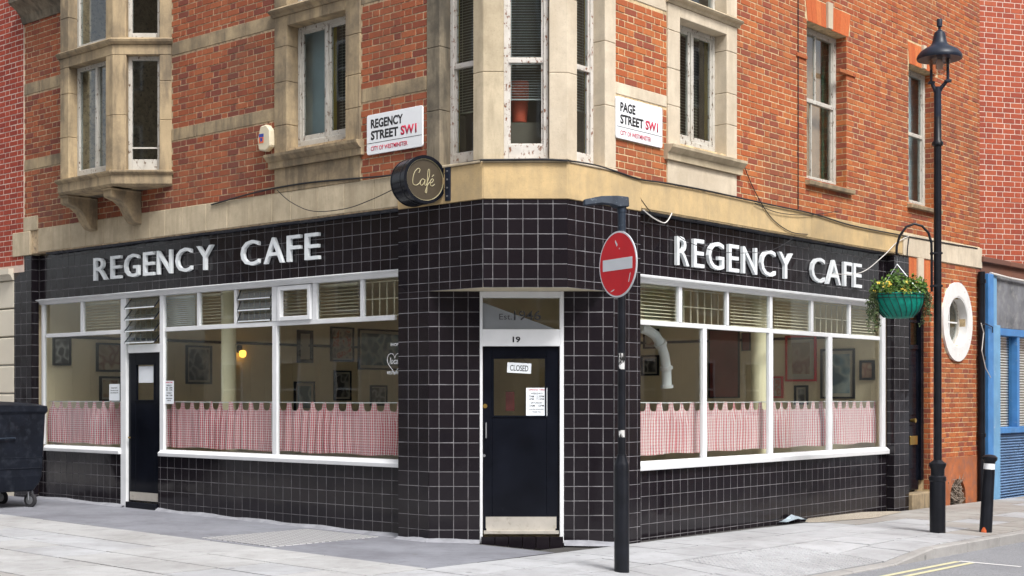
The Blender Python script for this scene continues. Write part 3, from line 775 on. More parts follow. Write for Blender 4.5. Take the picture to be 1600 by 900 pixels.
# casements
def casement(fr,q,x_m,mullw,z0,z1,bot,lab):
    d=WD; m_=fr.s(x_m,d); s0,s1=q['s0'],q['s1']
    o=winframe(fr,s0,s1,z0,z1,d,.05,.07,(m_,),(),M['peel'],bot=bot,mw=mullw)
    # inner casement sashes
    for (a,e) in cells(s0+.05,s1-.05,[m_]):
        a2=a+(mullw/2 if a>s0+.06 else 0); e2=e-(mullw/2 if e<s1-.06 else 0)
        b=MB(); f_=.035
        b.box(fr,a2,a2+f_,d-.05,d-.012,z0+bot,z1-.05); b.box(fr,e2-f_,e2,d-.05,d-.012,z0+bot,z1-.05)
        b.box(fr,a2+f_,e2-f_,d-.05,d-.013,z1-.05-f_,z1-.05); b.box(fr,a2+f_,e2-f_,d-.05,d-.013,z0+bot,z0+bot+.06)
        sa_=b.build('sash',M['peel'],o,bev=.003)
        MB().box(fr,a2+f_,e2-f_,d-.035,d-.03,z0+bot+.06,z1-.05-f_).build('pane',M['glassd'],o)
    return o
casement(L,L2,511,.045,L2['z0'],L2['z1'],.07,'')
casement(Rr,R2,1081,.045,R2['z0'],R2['z1'],.07,'')
zt_=cornL+.1; winframe(L,L2['s0'],L2['s1'],zt_,cornL+1.3,WD,.05,.07,(L.s(511,WD),),(),M['peel'],bot=.08); 
pane(L,L2['s0']+.05,L2['s1']-.05,zt_+.08,cornL+1.25,WD-.03,bld)
winframe(Rr,R2['s0'],R2['s1'],cornR+.1,cornR+1.3,WD,.05,.07,(),(),M['peel'],bot=.07)
pane(Rr,R2['s0']+.05,R2['s1']-.05,cornR+.17,cornR+1.25,WD-.03,bld)
drape(L,L.s(523,-.3),L.s(509,-.3),L2['z0']+.08,L2['z1'],-.33,M['yellow'],'mustard yellow curtain behind the stone framed window left of the Regency Street sign')
MB().box(L,L.s(507,-.3),L.s(455,-.3),-.345,-.34,L2['z0']+.05,L2['z1']).build('net_curtain',M['net'],loc=L.p(L.s(480),-.34,L2['z0'])); tag(bpy.data.objects['net_curtain'],'pale grey net behind the left casement of the stone framed window','net curtain')
blind(L,L.s(541,-.3)-.05,L.s(521,-.3),L2['z0']+.08,L2['z1'],-.40,M['slat'],'half open blind beside the mustard curtain in the Regency Street window')
drape(Rr,Rr.s(1104,-.3),Rr.s(1122,-.3),R2['z0']+.08,R2['z1'],-.33,M['yellow'],'bright yellow curtain at the right side of the stone framed Page Street window')
drape(Rr,Rr.s(1076,-.3),Rr.s(1081,-.3),R2['z0']+.08,R2['z1'],-.33,M['yellow'],'thin yellow curtain edge in the left casement of the Page Street window',.015,.05)
blind(Rr,Rr.s(1061,-.3)-.1,Rr.s(1103,-.3),R2['z0']+.08,R2['z1'],-.42,M['slat'],'brown venetian blind behind the stone framed Page Street window')
# corner canted windows --------------------------------------------
cor=grp('stone_surround')
CZ=L.z(703,250,WD)
czL=ZB+.03
MB().box(L,0.02,CS0,-.22,.03,ZB+.002,czL+.0).build('window_sill',M['stoneC'],cor,bev=.006)
MB().box(K,-.2966,.5733,-.22,.03,ZB+.002,czL).build('window_sill',M['stoneC'],cor,bev=.006)
MB().box(Rr,0.02,CSR,-.22,.03,ZB+.002,czL).build('window_sill',M['stoneR'],cor,bev=.006)
stack(L,L.s(688),CS0,czL+.002,TOPZ,-.26,.006,M['stoneD'],cor,.7)
stack(Rr,Rr.s(945),CSR,czL+.002,TOPZ,-.26,.006,M['stoneR'],cor,.7)
# mullion prisms at the two angles
def anglepier(a_fr,a_s,k0,k1,mat,z0,z1,k_fr=K):
    z=z0
    while z<z1-.01:
        e=min(z+random.uniform(.75,1.0),z1)
        A_=a_fr.p(a_s,0,0); A2=a_fr.p(a_s,-.2,0); corner=a_fr.p(0,0,0); B_=k_fr.p(k1,0,0); B2=k_fr.p(k1,-.2,0); ci=a_fr.p(.12,-.25,0)
        pts=[A_,corner,B_,B2,ci,A2]; pts=[(p.x,p.y,z+.0015) for p in pts]
        MB().prism(pts,(0,0,e-z-.003)).build('stone_block',mat,cor,bev=.006); z=e
k787=(787-CX)/FPX*14.32; k858=(858-CX)/FPX*14.32
anglepier(L,L.s(739),0,k787,M['stoneC'],czL+.002,TOPZ)
anglepier(Rr,Rr.s(902),0,k858,M['stoneR'],czL+.002,TOPZ)
def sash(fr,s0,s1,z0,z1,d,zm,bot,mat,lab=None,bars=None,stile=.05):
    o=winframe(fr,s0,s1,z0,z1,d,stile,.08,(),(),mat,bot=bot)
    b=MB(); b.box(fr,s0+stile,s1-stile,d-.06,d-.008,zm-.022,zm+.022)
    b.build('meeting_rail',mat,o,bev=.003)
    i0,i1=s0+stile,s1-stile
    f_=.022
    for (za,zb_,dd) in((z0+bot,zm-.022,-.03),(zm+.022,z1-stile,-.02)):
        b=MB(); b.box(fr,i0,i0+f_,d-.06,d+dd,za,zb_); b.box(fr,i1-f_,i1,d-.06,d+dd,za,zb_); b.box(fr,i0+f_,i1-f_,d-.06,d+dd-.001,za,za+.015)
        b.build('sash',mat,o)
    if bars:
        b=MB()
        for (a,za,zb_) in bars: b.box(fr,a-.012,a+.012,d-.05,d-.022,za,zb_)
        b.build('glazing_bar',mat,o)
    pane(fr,i0+f_,i1-f_,z0+bot,zm-.022,d-.045,o); pane(fr,i0+f_,i1-f_,zm+.022,z1-stile,d-.035,o)
    return o
zmL=L.z(710,105,WD); zmR=Rr.z(905,105,WD); zmK=K.z(820,94,-.05)
kz0=czL
sash(L,L.s(739)-.11,L.s(688),kz0,TOPZ-.3,WD,zmL,.14,M['peel2'])
sash(K,(787-CX)/FPX*14.32+.0,(857-CX)/FPX*14.32,kz0,TOPZ-.3,-.06,zmK,.17,M['peel2'])
sash(Rr,Rr.s(902)-.11,Rr.s(945),kz0,TOPZ-.3,WD,zmR,.14,M['peel2'])
blind(K,k787+.02,k858-.02,K.z(800,152),K.z(800,-40),-.2,M['slatw'],'white venetian blind half lowered in the narrow central window over the corner door',.028,.35)
blind(L,L.s(739,-.3)-.12,L.s(712,-.3),L.z(712,165),L.z(712,-30),-.36,M['slat'],'dim venetian blind in the corner window facing Regency Street',.03)
blind(Rr,Rr.s(902,-.3)-.1,Rr.s(921,-.3),Rr.z(910,160),Rr.z(910,-30),-.36,M['slatw'],'pale venetian blind in the corner window facing Page Street',.03)
drape(L,L.s(718,-.3),L.s(708,-.3),kz0+.1,TOPZ-.5,-.30,M['yellow'],'mustard curtain edge in the sooty corner window facing Regency Street',.012,.06)
drape(Rr,Rr.s(913,-.3),Rr.s(921,-.3),kz0+.1,TOPZ-.5,-.30,M['yellow'],'mustard curtain edge in the corner window facing Page Street',.012,.06)
b=MB(); px,py=K.p((812-CX)/FPX*14.5,-.35,0).xy
b.lathe(px,py,[(.075,4.45),(.09,4.62),(.085,4.66),(.095,4.67),(.10,4.86),(.095,4.88)],20); o=b.build('plastic_bucket',M['orange'],loc=(px,py,4.45),smooth=True); tag(o,'orange plastic bucket standing inside the central corner window','bucket')
b=MB(); b.box(K,k787-.05,k858+.05,-.55,-.28,4.15,4.44); tag(b.build('window_shelf',M['innerD'],loc=K.p(0,-.4,4.2)),'dark shelf inside the central corner window','shelf')
# sash windows in plain brick (Page Street)
def brickwin(q,xs,ym,label,curt):
    d=-.16; fr=Rr
    zm=fr.z(xs[0],ym,d)
    s1=q['s1']-.0
    sash(fr,q['s0']-.02,s1,q['z0']+.005,q['z1']-.005,d,zm,.09,M['peel'],bars=curt,stile=.07)
    prof(fr,q['s0']-.05,q['s1']+.12,[(-.2,q['z0']-.075),(.07,q['z0']-.075),(.08,q['z0']-.02),(-.1,q['z0']),(-.2,q['z0'])],M['stoneL'],bld,'window_sill',bev=.006)
    # gauged flat arch with keystone
    a0,a1=q['s0']-.03,q['s1']+.10; n=9; mid=(a0+a1)/2; zt=q['z1']+.32; zb=q['z1']+.003
    g=grp('gauged_arch')
    for i in range(n):
        lo=a0+.05+(a1-a0-.10)*i/n; hi=a0+.05+(a1-a0-.10)*(i+1)/n; lo2=mid+(lo-mid)*1.12; hi2=mid+(hi-mid)*1.12
        key=(i==n//2); m_=M['stoneR'] if key else M['gauged']; dd=.035 if key else .002; up=.03 if key else 0
        b=MB(); pts=[fr.p(lo+.002,-.1,zb),fr.p(hi-.002,-.1,zb),fr.p(hi2-.002,-.1,zt+up),fr.p(lo2+.002,-.1,zt+up)]
        b.prism(pts,tuple(fr.n.to_3d()*(.1+dd))); b.build('keystone' if key else 'brick',m_,g,bev=.003)
zm3=Rr.z(1261,156,-.16); zm4=Rr.z(1421,209,-.16)
brickwin(R3,(1261,),156,'',[(Rr.s(1276,-.16),zm3,R3['z1']-.07),(Rr.s(1270,-.16),R3['z0']+.09,zm3)])
brickwin(R4,(1421,),209,'',None)
drape(Rr,Rr.s(1290,-.3),Rr.s(1305,-.3),R3['z0'],R3['z1'],-.36,M['green'],'green curtain inside the tall sash window left of the street lamp')
MB().box(Rr,Rr.s(1255,-.3),Rr.s(1288,-.3),-.365,-.36,R3['z0'],R3['z1']).build('roller_blind',M['peach'],loc=Rr.p(Rr.s(1275),-.36,R3['z0'])); tag(bpy.data.objects['roller_blind'],'peach blind drawn in the tall sash window left of the street lamp','blind')
MB().box(Rr,Rr.s(1405,-.3),Rr.s(1445,-.3),-.365,-.36,R4['z0'],R4['z1']).build('net_curtain',M['net'],loc=Rr.p(Rr.s(1430),-.36,R4['z0'])); tag(bpy.data.objects['net_curtain.001'],'pale net across the narrow sash window behind the street lamp','net curtain')
# small brick imposts at the R3 window, thin pipe
for (xa,xb,d1) in((1244,1260,.02),(1311,1336,.02)):
    s0,s1=Rr.s(xa),Rr.s(xb); z=Rr.z(1250,84) 
    blocks(Rr,max(s0,0),s1,z-.05,z,-.05,d1,M['brickR'],bld,.2,'brick')
MB().tube([Rr.p(Rr.s(1246),.012,ZB),Rr.p(Rr.s(1246),.012,TOPZ)],.006,6).build('conduit',M['cable'],bld)
# ---- canted bay (oriel)
bay=grp('bay_window')
zct=BF.z(93,97); zcb=BF.z(94,283); zap=BF.z(95,305)     # transom cornice, sill moulding, underside of the apron
print('bay z',zct,zcb,zap,'front len',be-bs)
cantL=P0.x-P1.x
jw=BF.s(107)-0; 
wf0=BF.s(165); wf1=BF.s(107)
# front (parallel to the wall): jambs
zwt=BF.z(123,112,WD); zwb=BF.z(123,270,WD)
for (z0,z1) in((zcb,zct-.10),(zct+.03,TOPZ)):
    stack(BF,wf1,be,z0,z1,-.2,0,M['stoneL'],bay,.6)
    # angle pier at the visible corner
    z=z0
    while z<z1-.01:
        e=min(z+random.uniform(.5,.8),z1); c0=BF.p(wf0,0,0); c1=BF.p(wf0,-.2,0); cn=BF.p(bs,0,0); k1=BCf.p((197-176)/FPX*Zb,0,0); k2=BCf.p((197-176)/FPX*Zb,-.2,0); ci=BF.p(bs+.1,-.28,0)
        MB().prism([(p.x,p.y,z+.001) for p in(c0,cn,k1,k2,ci,c1)],(0,0,e-z-.002)).build('stone_block',M['stoneL'],bay,bev=.006); z=e
    kk0=(249-176)/FPX*Zb
    stack(BCf,kk0,cantL,z0,z1,-.2,0,M['stoneL'],bay,.6)
    hl=BH.loc(Pw)[0]; 
    stack(BH,0.004,hl,z0,z1,-.12,0,M['stoneL'],bay,.6)
# lintels and mouldings
for fr,a0,a1 in((BF,bs,be),(BCf,0,cantL),(BH,0,BH.loc(Pw)[0])):
    MB().box(fr,a0+.001,a1-.001,-.25,.003,zct-.1,zct+.028).build('lintel',M['stoneL'],bay,bev=.004)
    prof(fr,a0-.02 if fr is not BF else a0-.015,a1+.02,[(-.2,zct+.0295),(.02,zct+.0295),(.055,zct+.06),(.065,zct+.085),(.0,zct+.12),(-.2,zct+.12)],M['stoneL'],bay,'cornice')
    prof(fr,a0-.03,a1+.03,[(-.3,zcb-.05),(.03,zcb-.05),(.07,zcb-.02),(.075,zcb+.0),(0,zcb+.02),(-.3,zcb+.02)],M['stoneL'],bay,'window_sill')
    prof(fr,a0-.012,a1+.012,[(-.3,zap),(.0,zap),(.03,zap+.03),(.03,zcb-.052),(-.3,zcb-.052)],M['stoneL'],bay,'apron')
# bay floor slab
b=MB(); pp=[L.p(bay_s0,-.1,0),P0.to_3d(),P1.to_3d(),Pe,Pw,L.p(bay_s1,-.1,0)]
b.prism([(p.x,p.y,zap+.004) for p in pp],(0,0,.12)); b.build('soffit',M['stoneD'],bay)
# corbels
for sc_ in(BF.s(190,-.25),BF.s(117,-.2)):
    b=MB(); w_=.095; pr=[(0.0,zap-.44),(.10,zap-.42),(.17,zap-.33),(.23,zap-.22),(.33,zap-.15),(.44,zap-.12),(.46,zap-.10),(.46,zap-.002),(0,zap-.002)]
    vs=[L.p(sc_-w_,d_,z_) for d_,z_ in pr]
    b.prism(vs,tuple(L.u.to_3d()*2*w_)); b.build('corbel',M['stoneL'],bay,bev=.008)
    MB().box(L,sc_-w_-.02,sc_+w_+.02,.02,.49,zap-.03,zap-.0).build('corbel_cap',M['stoneL'],bay,bev=.01)
# bay glazing
def light(fr,s0,s1,z0,z1,d,mull,bot,tp=.045):
    o=winframe(fr,s0,s1,z0,z1,d,.05,.06,mull,(),M['peel'],bot=bot,mw=.05)
    pane(fr,s0+.05,s1-.05,z0+bot,z1-.05,d-.03,o); return o
kA=(197-176)/FPX*Zb-.0
light(BF,wf0-.1,wf1,zcb+.02,zct-.1,-.13,(BF.s(151,-.13),),.11); light(BF,wf0-.1,wf1,zct+.12,TOPZ-.1,-.13,(),.08)
light(BCf,kA,kk0,zcb+.02,zct-.1,-.10,(),.15); light(BCf,kA,kk0,zct+.12,TOPZ-.1,-.10,(),.08)
MB().box(BCf,kA+.05,kk0-.05,-.13,-.11,BCf.z(200,230),BCf.z(200,230)+.02).build('glazing_bar',M['peel'],bay)
# dark rooms upstairs: floor slab, back walls, roof
def poly_room():
    a=L.p(SLE-.05,-.27,0); c=L.p(.1,-.27,0); k1=K.p(-.24,-.3,0); k2=K.p(.52,-.3,0); e=Rr.p(.1,-.27,0); f=Rr.p(SRE-.05,-.27,0)
    g_=Vector((f.x-4,f.y+9,0)); h=Vector((a.x+4,a.y+9,0)); return [a,c,k1,k2,e,f,g_,h]
pr_=poly_room()
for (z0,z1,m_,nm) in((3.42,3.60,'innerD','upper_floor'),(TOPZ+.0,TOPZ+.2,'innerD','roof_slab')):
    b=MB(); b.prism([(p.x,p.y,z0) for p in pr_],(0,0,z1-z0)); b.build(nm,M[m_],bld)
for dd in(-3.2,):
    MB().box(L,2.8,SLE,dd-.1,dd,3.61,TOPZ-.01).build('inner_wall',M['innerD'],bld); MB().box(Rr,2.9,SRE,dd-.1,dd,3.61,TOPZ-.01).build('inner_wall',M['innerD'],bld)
# parapet wall above frame to close the corner over the windows
MB().box(K,-.2966,.5733,-.25,0,TOPZ-.3,TOPZ+.0).build('parapet',M['stoneC'],bld)
MB().box(Rr,SRE-.01,SRE+.0,-9,-.26,-.6,TOPZ).build('end_wall',M['mortar'],bld); MB().box(L,SLE-.01,SLE,-9,-.26,3.61,TOPZ).build('end_wall',M['mortarL'],bld)

# ---- black tile cladding
tp=[]   # panels: frame,s0,s1,z0,z1,d, reference grout line s, reference grout line z
PT=.155
ZT=ZS-.016
SOF=2.687
KL2=K.shift(-.516)   # lower splay plane
kL0=(670-CX)/FPX*14.836; kL1=(749.5-CX)/FPX*14.836; kR0=(881-CX)/FPX*14.836; kR1=(959-CX)/FPX*14.836
sL67=L.s(670); sL62=L.s(622); sR95=Rr.s(959); sR10=Rr.s(1001)
def botz(fr,s,d): q=fr.p(s,d,0); return gz0(q.x)+.0
WTL=L.z(622,421,RC+.03); print('white head top L',WTL,L.z(60,468,RC+.03),'R',Rr.z(1001,429,RC+.03),Rr.z(1360,467,RC+.03))
HB=L.z(622,434,RC); 
SBL=L.z(622,730,RC+.05); SBL0=L.z(195,708,RC+.05); print('sill bottom',SBL,SBL0,L.z(247,714,RC+.05),'R',Rr.z(1001,735,RC+.05),Rr.z(1390,706,RC+.05))
zHL=2.955; zHR=Rr.z(1001,429,RC+.03); 
tp.append((L,sL67,sL62,.0,SOF,0,sL62,3.549)); tp.append((L,0,sL62,SOF,ZT,0,sL62,3.549))
tp.append((Rr,sR95,sR10,.0,SOF,0,sR10-.06,3.545)); tp.append((Rr,0,sR10,SOF,ZT,0,sR10-.06,3.545))
kz=K.z(820,341,0)
tp.append((K,-.2966,.5733,SOF,ZT,0,K.s(770,0),3.549))
tp.append((KL2,kL0,kL1,.0,SOF-.002,0,K.s(686,-.516),3.549-.155*6+.0)); tp.append((KL2,kR0,kR1,.0,SOF-.002,0,K.s(897,-.516),3.549-.155*6))
sLp0,sLp1=L.s(49),L.s(22)
tp.append((L,sLp0,sLp1,.0,ZT,0,sLp0-.02,3.546))
rL=F2(L.p(sLp0,0,0).xy,(L.n.x,L.n.y),(-L.u.x,-L.u.y)); tp.append((rL,RC,-.003,.0,ZT,0,-.12,3.546))
sRp0,sRp1=Rr.s(1397),Rr.s(1420.5)
tp.append((Rr,sRp0,sRp1,.0,ZT,0,sRp1,3.513))
rR=F2(Rr.p(sRp0,0,0).xy,(Rr.n.x,Rr.n.y),(-Rr.u.x,-Rr.u.y)); tp.append((rR,RC,-.003,.0,ZT,0,-.12,3.513))
tp.append((L,sL62-.1,sLp0,zHL,ZS-.012,RC,L.s(550,RC),3.546)); tp.append((Rr,sR10-.1,sRp0,zHR,ZS-.012,RC,Rr.s(1006.7,RC),3.513))
tp.append((L,sL62-.1,L.s(247,RC),.0,SBL+.03,RC,L.s(552.5,RC),.633)); tp.append((L,L.s(195,RC),sLp0,.0,SBL+.03,RC,L.s(150,RC)-.03,.633))
tp.append((Rr,sR10-.1,sRp0,.0,Rr.z(1001,735,RC+.05)+.03,RC,Rr.s(1014.5,RC),.600))
gb=MB(); ALLT=[]
for (fr,s0,s1,z0,z1,d,rs,rz) in tp:
    zb=z0 if z0>.2 else -.12
    gb.box(fr,s0+.005,s1-.005,d-.06,d-.0018,zb,z1-.002)
    zz=rz-PT*math.ceil((rz-zb)/PT)
    while zz<z1:
        a=rs-PT*math.ceil((rs-s0)/PT)
        while a<s1:
            p,q=max(a,s0),min(a+PT,s1); zl,zh=max(zz,zb),min(zz+PT,z1)
            if q-p>.012 and zh-zl>.012:
                g_=.0031; P=fr.p((p+q)/2,d,(zl+zh)/2); x,y=project(P); vis=-5<x<1605
                gp=g_ if p>s0+.001 else .0008; gq=g_ if q<s1-.001 else .0008
                ar=(q-p)*(zh-zl)*abs(fr.u.x-(P.x/P.y)*fr.u.y)/P.y**2 if vis else 0
                ALLT.append((ar,fr,p+gp,q-gq,zl+g_,zh-(g_ if zh<z1-.001 else .0008),d+random.uniform(-.0006,.0006)))
            a+=PT
        zz+=PT
clad=gb.build('tile_cladding',M['grout'],bld)
ALLT.sort(key=lambda t:-t[0])
for t in ALLT[:300]: piece('tile',t[1],t[2],t[3],t[4],t[5],t[6],.02,M['tile'],clad,'tile')
tb=MB()
for t in ALLT[300:]: tb.cbox(t[1],t[2],t[3],t[6]-.02,t[6],t[4],t[5],.0012,.0009)
tb.build('tiles',M['tile'],clad,kind='stuff',recalc=True)
print('bricks',len(ALLB),'tiles',len(ALLT))
# soffit under the projecting corner fascia
pts=[L.p(sL67+.1,-.02,0),L.p(0,-.004,0),K.p(-.2966+.0,-.004,0),K.p(.5733,-.004,0),Rr.p(sR95+.1,-.02,0),Vector((K.p(0,-.9,0).x+.9,15.25,0)),Vector((-.9,15.25,0))]
b=MB(); b.prism([(p.x,p.y,SOF-.001) for p in pts],(0,0,.05)); b.build('soffit',M['cream'],bld)
# solid backing behind fascias and dados, and piers
bk=MB()
bk.box(L,sL67+.12,sL62-.002,-.40,-.061,-.3,ZS-.02); bk.box(Rr,sR95+.12,sR10-.002,-.40,-.061,-.3,ZS-.02); bk.box(L,.05,sL67+.12,-.2,-.061,SOF+.06,ZS-.02); bk.box(Rr,.05,sR95+.12,-.2,-.061,SOF+.06,ZS-.02); bk.box(K,-.28,.56,-.2,-.061,SOF+.06,ZS-.02)
bk.box(L,sL62,sLp1,-.40,RC-.061,zHL+.03,ZS+.02); bk.box(Rr,sR10,sRp1,-.40,RC-.061,zHR+.03,ZS+.02)
bk.box(L,sL62,L.s(247,RC),-.30,RC-.061,-.3,SBL); bk.box(L,L.s(195,RC)-.0,sLp1,-.30,RC-.061,-.3,SBL); bk.box(Rr,sR10,sRp1,-.30,RC-.061,-.3,.78)
bk.box(L,sLp0+.07,sLp1,-.40,-.061,-.3,ZS); bk.box(Rr,sRp0+.07,sRp1-.002,-.40,-.061,-.3,ZS)
bk.build('backing_wall',M['cream'],bld)
# cement fillet along the foot of the corner
for fr,a0,a1,d0 in((L,-.02,sL62,0.0),(KL2,kL0-.03,kL1,0),(KL2,kR0,kR1+.05,0),(L,sL62,L.s(247,RC),RC),(L,L.s(195,RC),sLp0,RC)):
    if fr is L and a0<0: a0=sL67
    n=max(4,int((a1-a0)/.22)); b=MB()
    for i in range(n+1):
        p0=a0+(a1-a0)*i/n; q=fr.p(p0,d0,0); g0=gz0(q.x); h=.036+.008*math.sin(i*1.3)+random.uniform(-.004,.004); w_=.085+.015*math.sin(i*.9)
        for (dd,zz) in((d0+w_,g0-.012),(d0+w_*.75,g0+.006),(d0+.012,g0+h*.8),(d0-.006,g0+h)): b.v.append(tuple(fr.p(p0,dd,zz)))
    for i in range(n):
        for j in range(3): k=4*i+j; b.f.append((k,k+1,k+5,k+4))
    b.build('cement_fillet',M['cement'],bld,smooth='all')

# ---- shopfronts
def member(b,fr,s0,s1,z0,z1,d0=RC-.07,d1=RC+.012): b.box(fr,s0,s1,d0,d1,z0,z1)
def shopfront(fr,xs_end,toplights,lowposts,zhead,ztr,zsill,label,rng,sillext):
    pass
GL=[]
W_=M['white']
zHeadBotL=L.z(622,434,RC+.01)
zTrTL=L.z(622,491,RC+.01); zTrBL=L.z(622,499,RC+.01); zSilTL=L.z(622,718,RC+.01); zSilBL=SBL
print('L transom',zTrTL,L.z(258,512,RC),'sill top',zSilTL,L.z(258,703,RC))
zHeadBotL=2.90; 
sf=MB()
e0=sL62-.05; e1=L.s(64,RC)
prof(L,e0,e1+.02,[(RC-.08,2.885),(RC+.012,2.885),(RC+.03,2.925),(RC+.075,2.94),(RC+.08,zHL-.004),(RC+.0,zHL+.012),(RC-.08,zHL+.012)],W_,bld,'shopfront_head',bev=.003)
front_L=grp('shopfront')
def P_(fr,xa,xb,z0,z1,d1=.0,name='post'):
    if name!='door_head':            # the measured width includes the visible side face
        if fr is L: xb-=2.6
        else: xa+=3.0
    s0,s1=sorted((fr.s(xa,RC+.01),fr.s(xb,RC+.01))); MB().box(fr,s0,s1,RC-.045,RC+.003+d1,z0,z1).build(name,W_,front_L,bev=.003)
zTL=(2.385+2.44)/2
TT=(zTrTL+L.z(258,512,RC))/2; TB=TT-.055; ST=(zSilTL+L.z(258,703,RC))/2
print('TT',TT,'ST',ST)
P_(L,64,70,ST,2.884); P_(L,188,199,-.05,2.884,.004); P_(L,249,257.5,-.05 if False else ST-.08,2.884,.004)
P_(L,424.5,434,ST,TB); P_(L,424,435,TT,2.884,.003)
for (a,c) in((124,131),(306,313),(364,370.5),(561,569)): P_(L,a,c,TT,2.884,-.008,'mullion')
P_(L,487,496,TT,2.884,-.006,'mullion')
def bar(fr,xa,xb,z0,z1,d0,d1,name,par,mat=None):
    s0,s1=sorted((fr.s(xa,RC+.01),fr.s(xb,RC+.01))); return MB().box(fr,s0,s1,d0,d1,z0,z1).build(name,mat or W_,par,bev=.004)
bar(L,70,188,TB,TT,RC-.042,RC-.001,'transom',front_L); bar(L,257.5,615,TB,TT,RC-.042,RC-.001,'transom',front_L)
MB().box(L,e0,L.s(622),RC-.042,RC-.001,TB,TT).build('transom',W_,front_L)
# sills
for (a,c) in((66,196),(246.5,630)):
    s0,s1=sorted((L.s(a,RC+.05),L.s(c,RC+.05)))
    if c==196: s0=L.s(190,RC)
    prof(L,s0,s1,[(RC-.1,ST-.085),(RC+.05,ST-.085),(RC+.055,ST-.04),(RC+.0,ST-.0),(RC-.1,ST)],W_,front_L,'window_sill',bev=.004)
# Page Street
TTR=Rr.z(1001,501,RC+.01); TTR2=Rr.z(1384,525,RC+.01); STR=Rr.z(1001,718,RC+.01); SBR=Rr.z(1001,735,RC+.05); print('R',TTR,TTR2,STR,Rr.z(1384,701,RC+.01),SBR)
TTR=(TTR+TTR2)/2; TBR=TTR-.055; STR=(STR+Rr.z(1384,701,RC+.01))/2
hR=zHR
prof(Rr,sR10-.05,Rr.s(1386,RC)+.03,[(RC-.08,hR-.085),(RC+.012,hR-.085),(RC+.03,hR-.045),(RC+.075,hR-.03),(RC+.08,hR-.004),(RC+.0,hR+.012),(RC-.08,hR+.012)],W_,bld,'shopfront_head',bev=.003)
hb=hR-.086
for (a,c) in((1059,1067),(1134,1140),(1201,1208),(1265.5,1272),(1325,1330.5)): P_(Rr,a,c,TTR,hb,0,'mullion')
for (a,c) in((1096.5,1105.5),(1200,1209),(1292.5,1301.5)): P_(Rr,a,c,STR,TBR)
P_(Rr,1376.5,1384.5,STR,hb)
bar(Rr,995,1376.5,TBR,TTR,RC-.042,RC-.001,'transom',front_L)
prof(Rr,sR10-.04,Rr.s(1391,RC+.05),[(RC-.1,STR-.10),(RC+.05,STR-.10),(RC+.055,STR-.045),(RC+.0,STR-.0),(RC-.1,STR)],W_,front_L,'window_sill',bev=.004)
GD=RC-.026
def gl(fr,xa,xb,z0,z1):
    s0,s1=sorted((fr.s(xa,GD),fr.s(xb,GD))); MB().box(fr,s0-.02,s1+.02,GD-.006,GD,z0-.01,z1+.01).build('pane',M['glass'],front_L)
gl(L,70,188,ST,TB); gl(L,257,425,ST,TB); gl(L,434,630,ST,TB)
for a,c in((70,124),(131,188),(257,306),(313,364),(435,487),(496,561),(569,630)): gl(L,a,c,TT,2.884)
gl(Rr,992,1097,STR,TBR); gl(Rr,1105,1200,STR,TBR); gl(Rr,1209,1293,STR,TBR); gl(Rr,1301,1377,STR,TBR)
for a,c in((992,1059),(1067,1134),(1140,1201),(1208,1266),(1272,1325),(1330,1377)): gl(Rr,a,c,TTR,hb)
# inner casement frame of one opening top light
s0,s1=sorted((L.s(436,RC),L.s(487,RC)))
b=MB(); f_=.05
b.box(L,s0,s0+f_,RC-.03,RC+.03,TT,2.875); b.box(L,s1-f_,s1,RC-.03,RC+.03,TT,2.875); b.box(L,s0+f_,s1-f_,RC-.03,RC+.029,TT,TT+f_); b.box(L,s0+f_,s1-f_,RC-.03,RC+.029,2.875-f_,2.875)
b.build('casement',W_,front_L,bev=.004)
# louvres
def louvre(fr,xa,xb,z0,z1,n,out=.05):
    s0,s1=sorted((fr.s(xa,RC),fr.s(xb,RC))); g=front_L
    for i in range(n):
        zc=z0+(z1-z0)*(i+.55)/n; h=(z1-z0)/n
        A=[(RC+out,zc-h*.42),(RC-.05,zc+h*.5)]; b=MB()
        for a in(s0+.02,s1-.02):
            b.v+= [tuple(fr.p(a,A[0][0],A[0][1])),tuple(fr.p(a,A[1][0],A[1][1])),tuple(fr.p(a,A[1][0]+.006,A[1][1]+.006)),tuple(fr.p(a,A[0][0]+.006,A[0][1]+.008))]
        b.f=[(0,1,5,4),(1,2,6,5),(2,3,7,6),(3,0,4,7),(0,3,2,1),(4,5,6,7)]
        b.build('louvre',M['louv'],g)
        MB().box(fr,s0+.02,s1-.02,A[0][0]-.002,A[0][0]+.008,A[0][1]-.004,A[0][1]+.010).build('louvre_edge_highlight',M['letter'],g)  # white strip painted in as the highlight along the blade's lower edge
        for a in(s0+.006,s1-.018):
            b=MB(); b.prism([fr.p(a,A[0][0]+.005,A[0][1]-.010),fr.p(a,A[1][0],A[1][1]-.010),fr.p(a,A[1][0],A[1][1]+.008),fr.p(a,A[0][0]+.007,A[0][1]+.010)],tuple(fr.u.to_3d()*.012)); b.build('louvre_clip',M['blackm'],g)
M['louv']=glass('louvre_glass',(.72,.75,.74),1.6,.03)
DH=L.z(200,539,RC+.01)      # top of the door head bar
louvre(L,200,248.5,DH+.0,2.87,4,.06); louvre(L,370.5,424,TT+.0,2.87,3,.0)
def grille(fr,xa,xb,z0,z1,nv,nh,d=RC-.16):
    s0,s1=sorted((fr.s(xa,d),fr.s(xb,d))); b=MB(); r_=.006
    for i in range(nv+1): a=s0+(s1-s0)*(i+.0)/nv; b.box(fr,a-r_,a+r_,d-r_,d+r_,z0,z1)
    for j in range(nh+1): z=z0+.01+(z1-z0-.02)*j/nh; b.box(fr,s0-.02,s1+.02,d-r_-.002,d+r_+.002,z-r_,z+r_)
    b.build('security_grille',M['grille'],front_L)
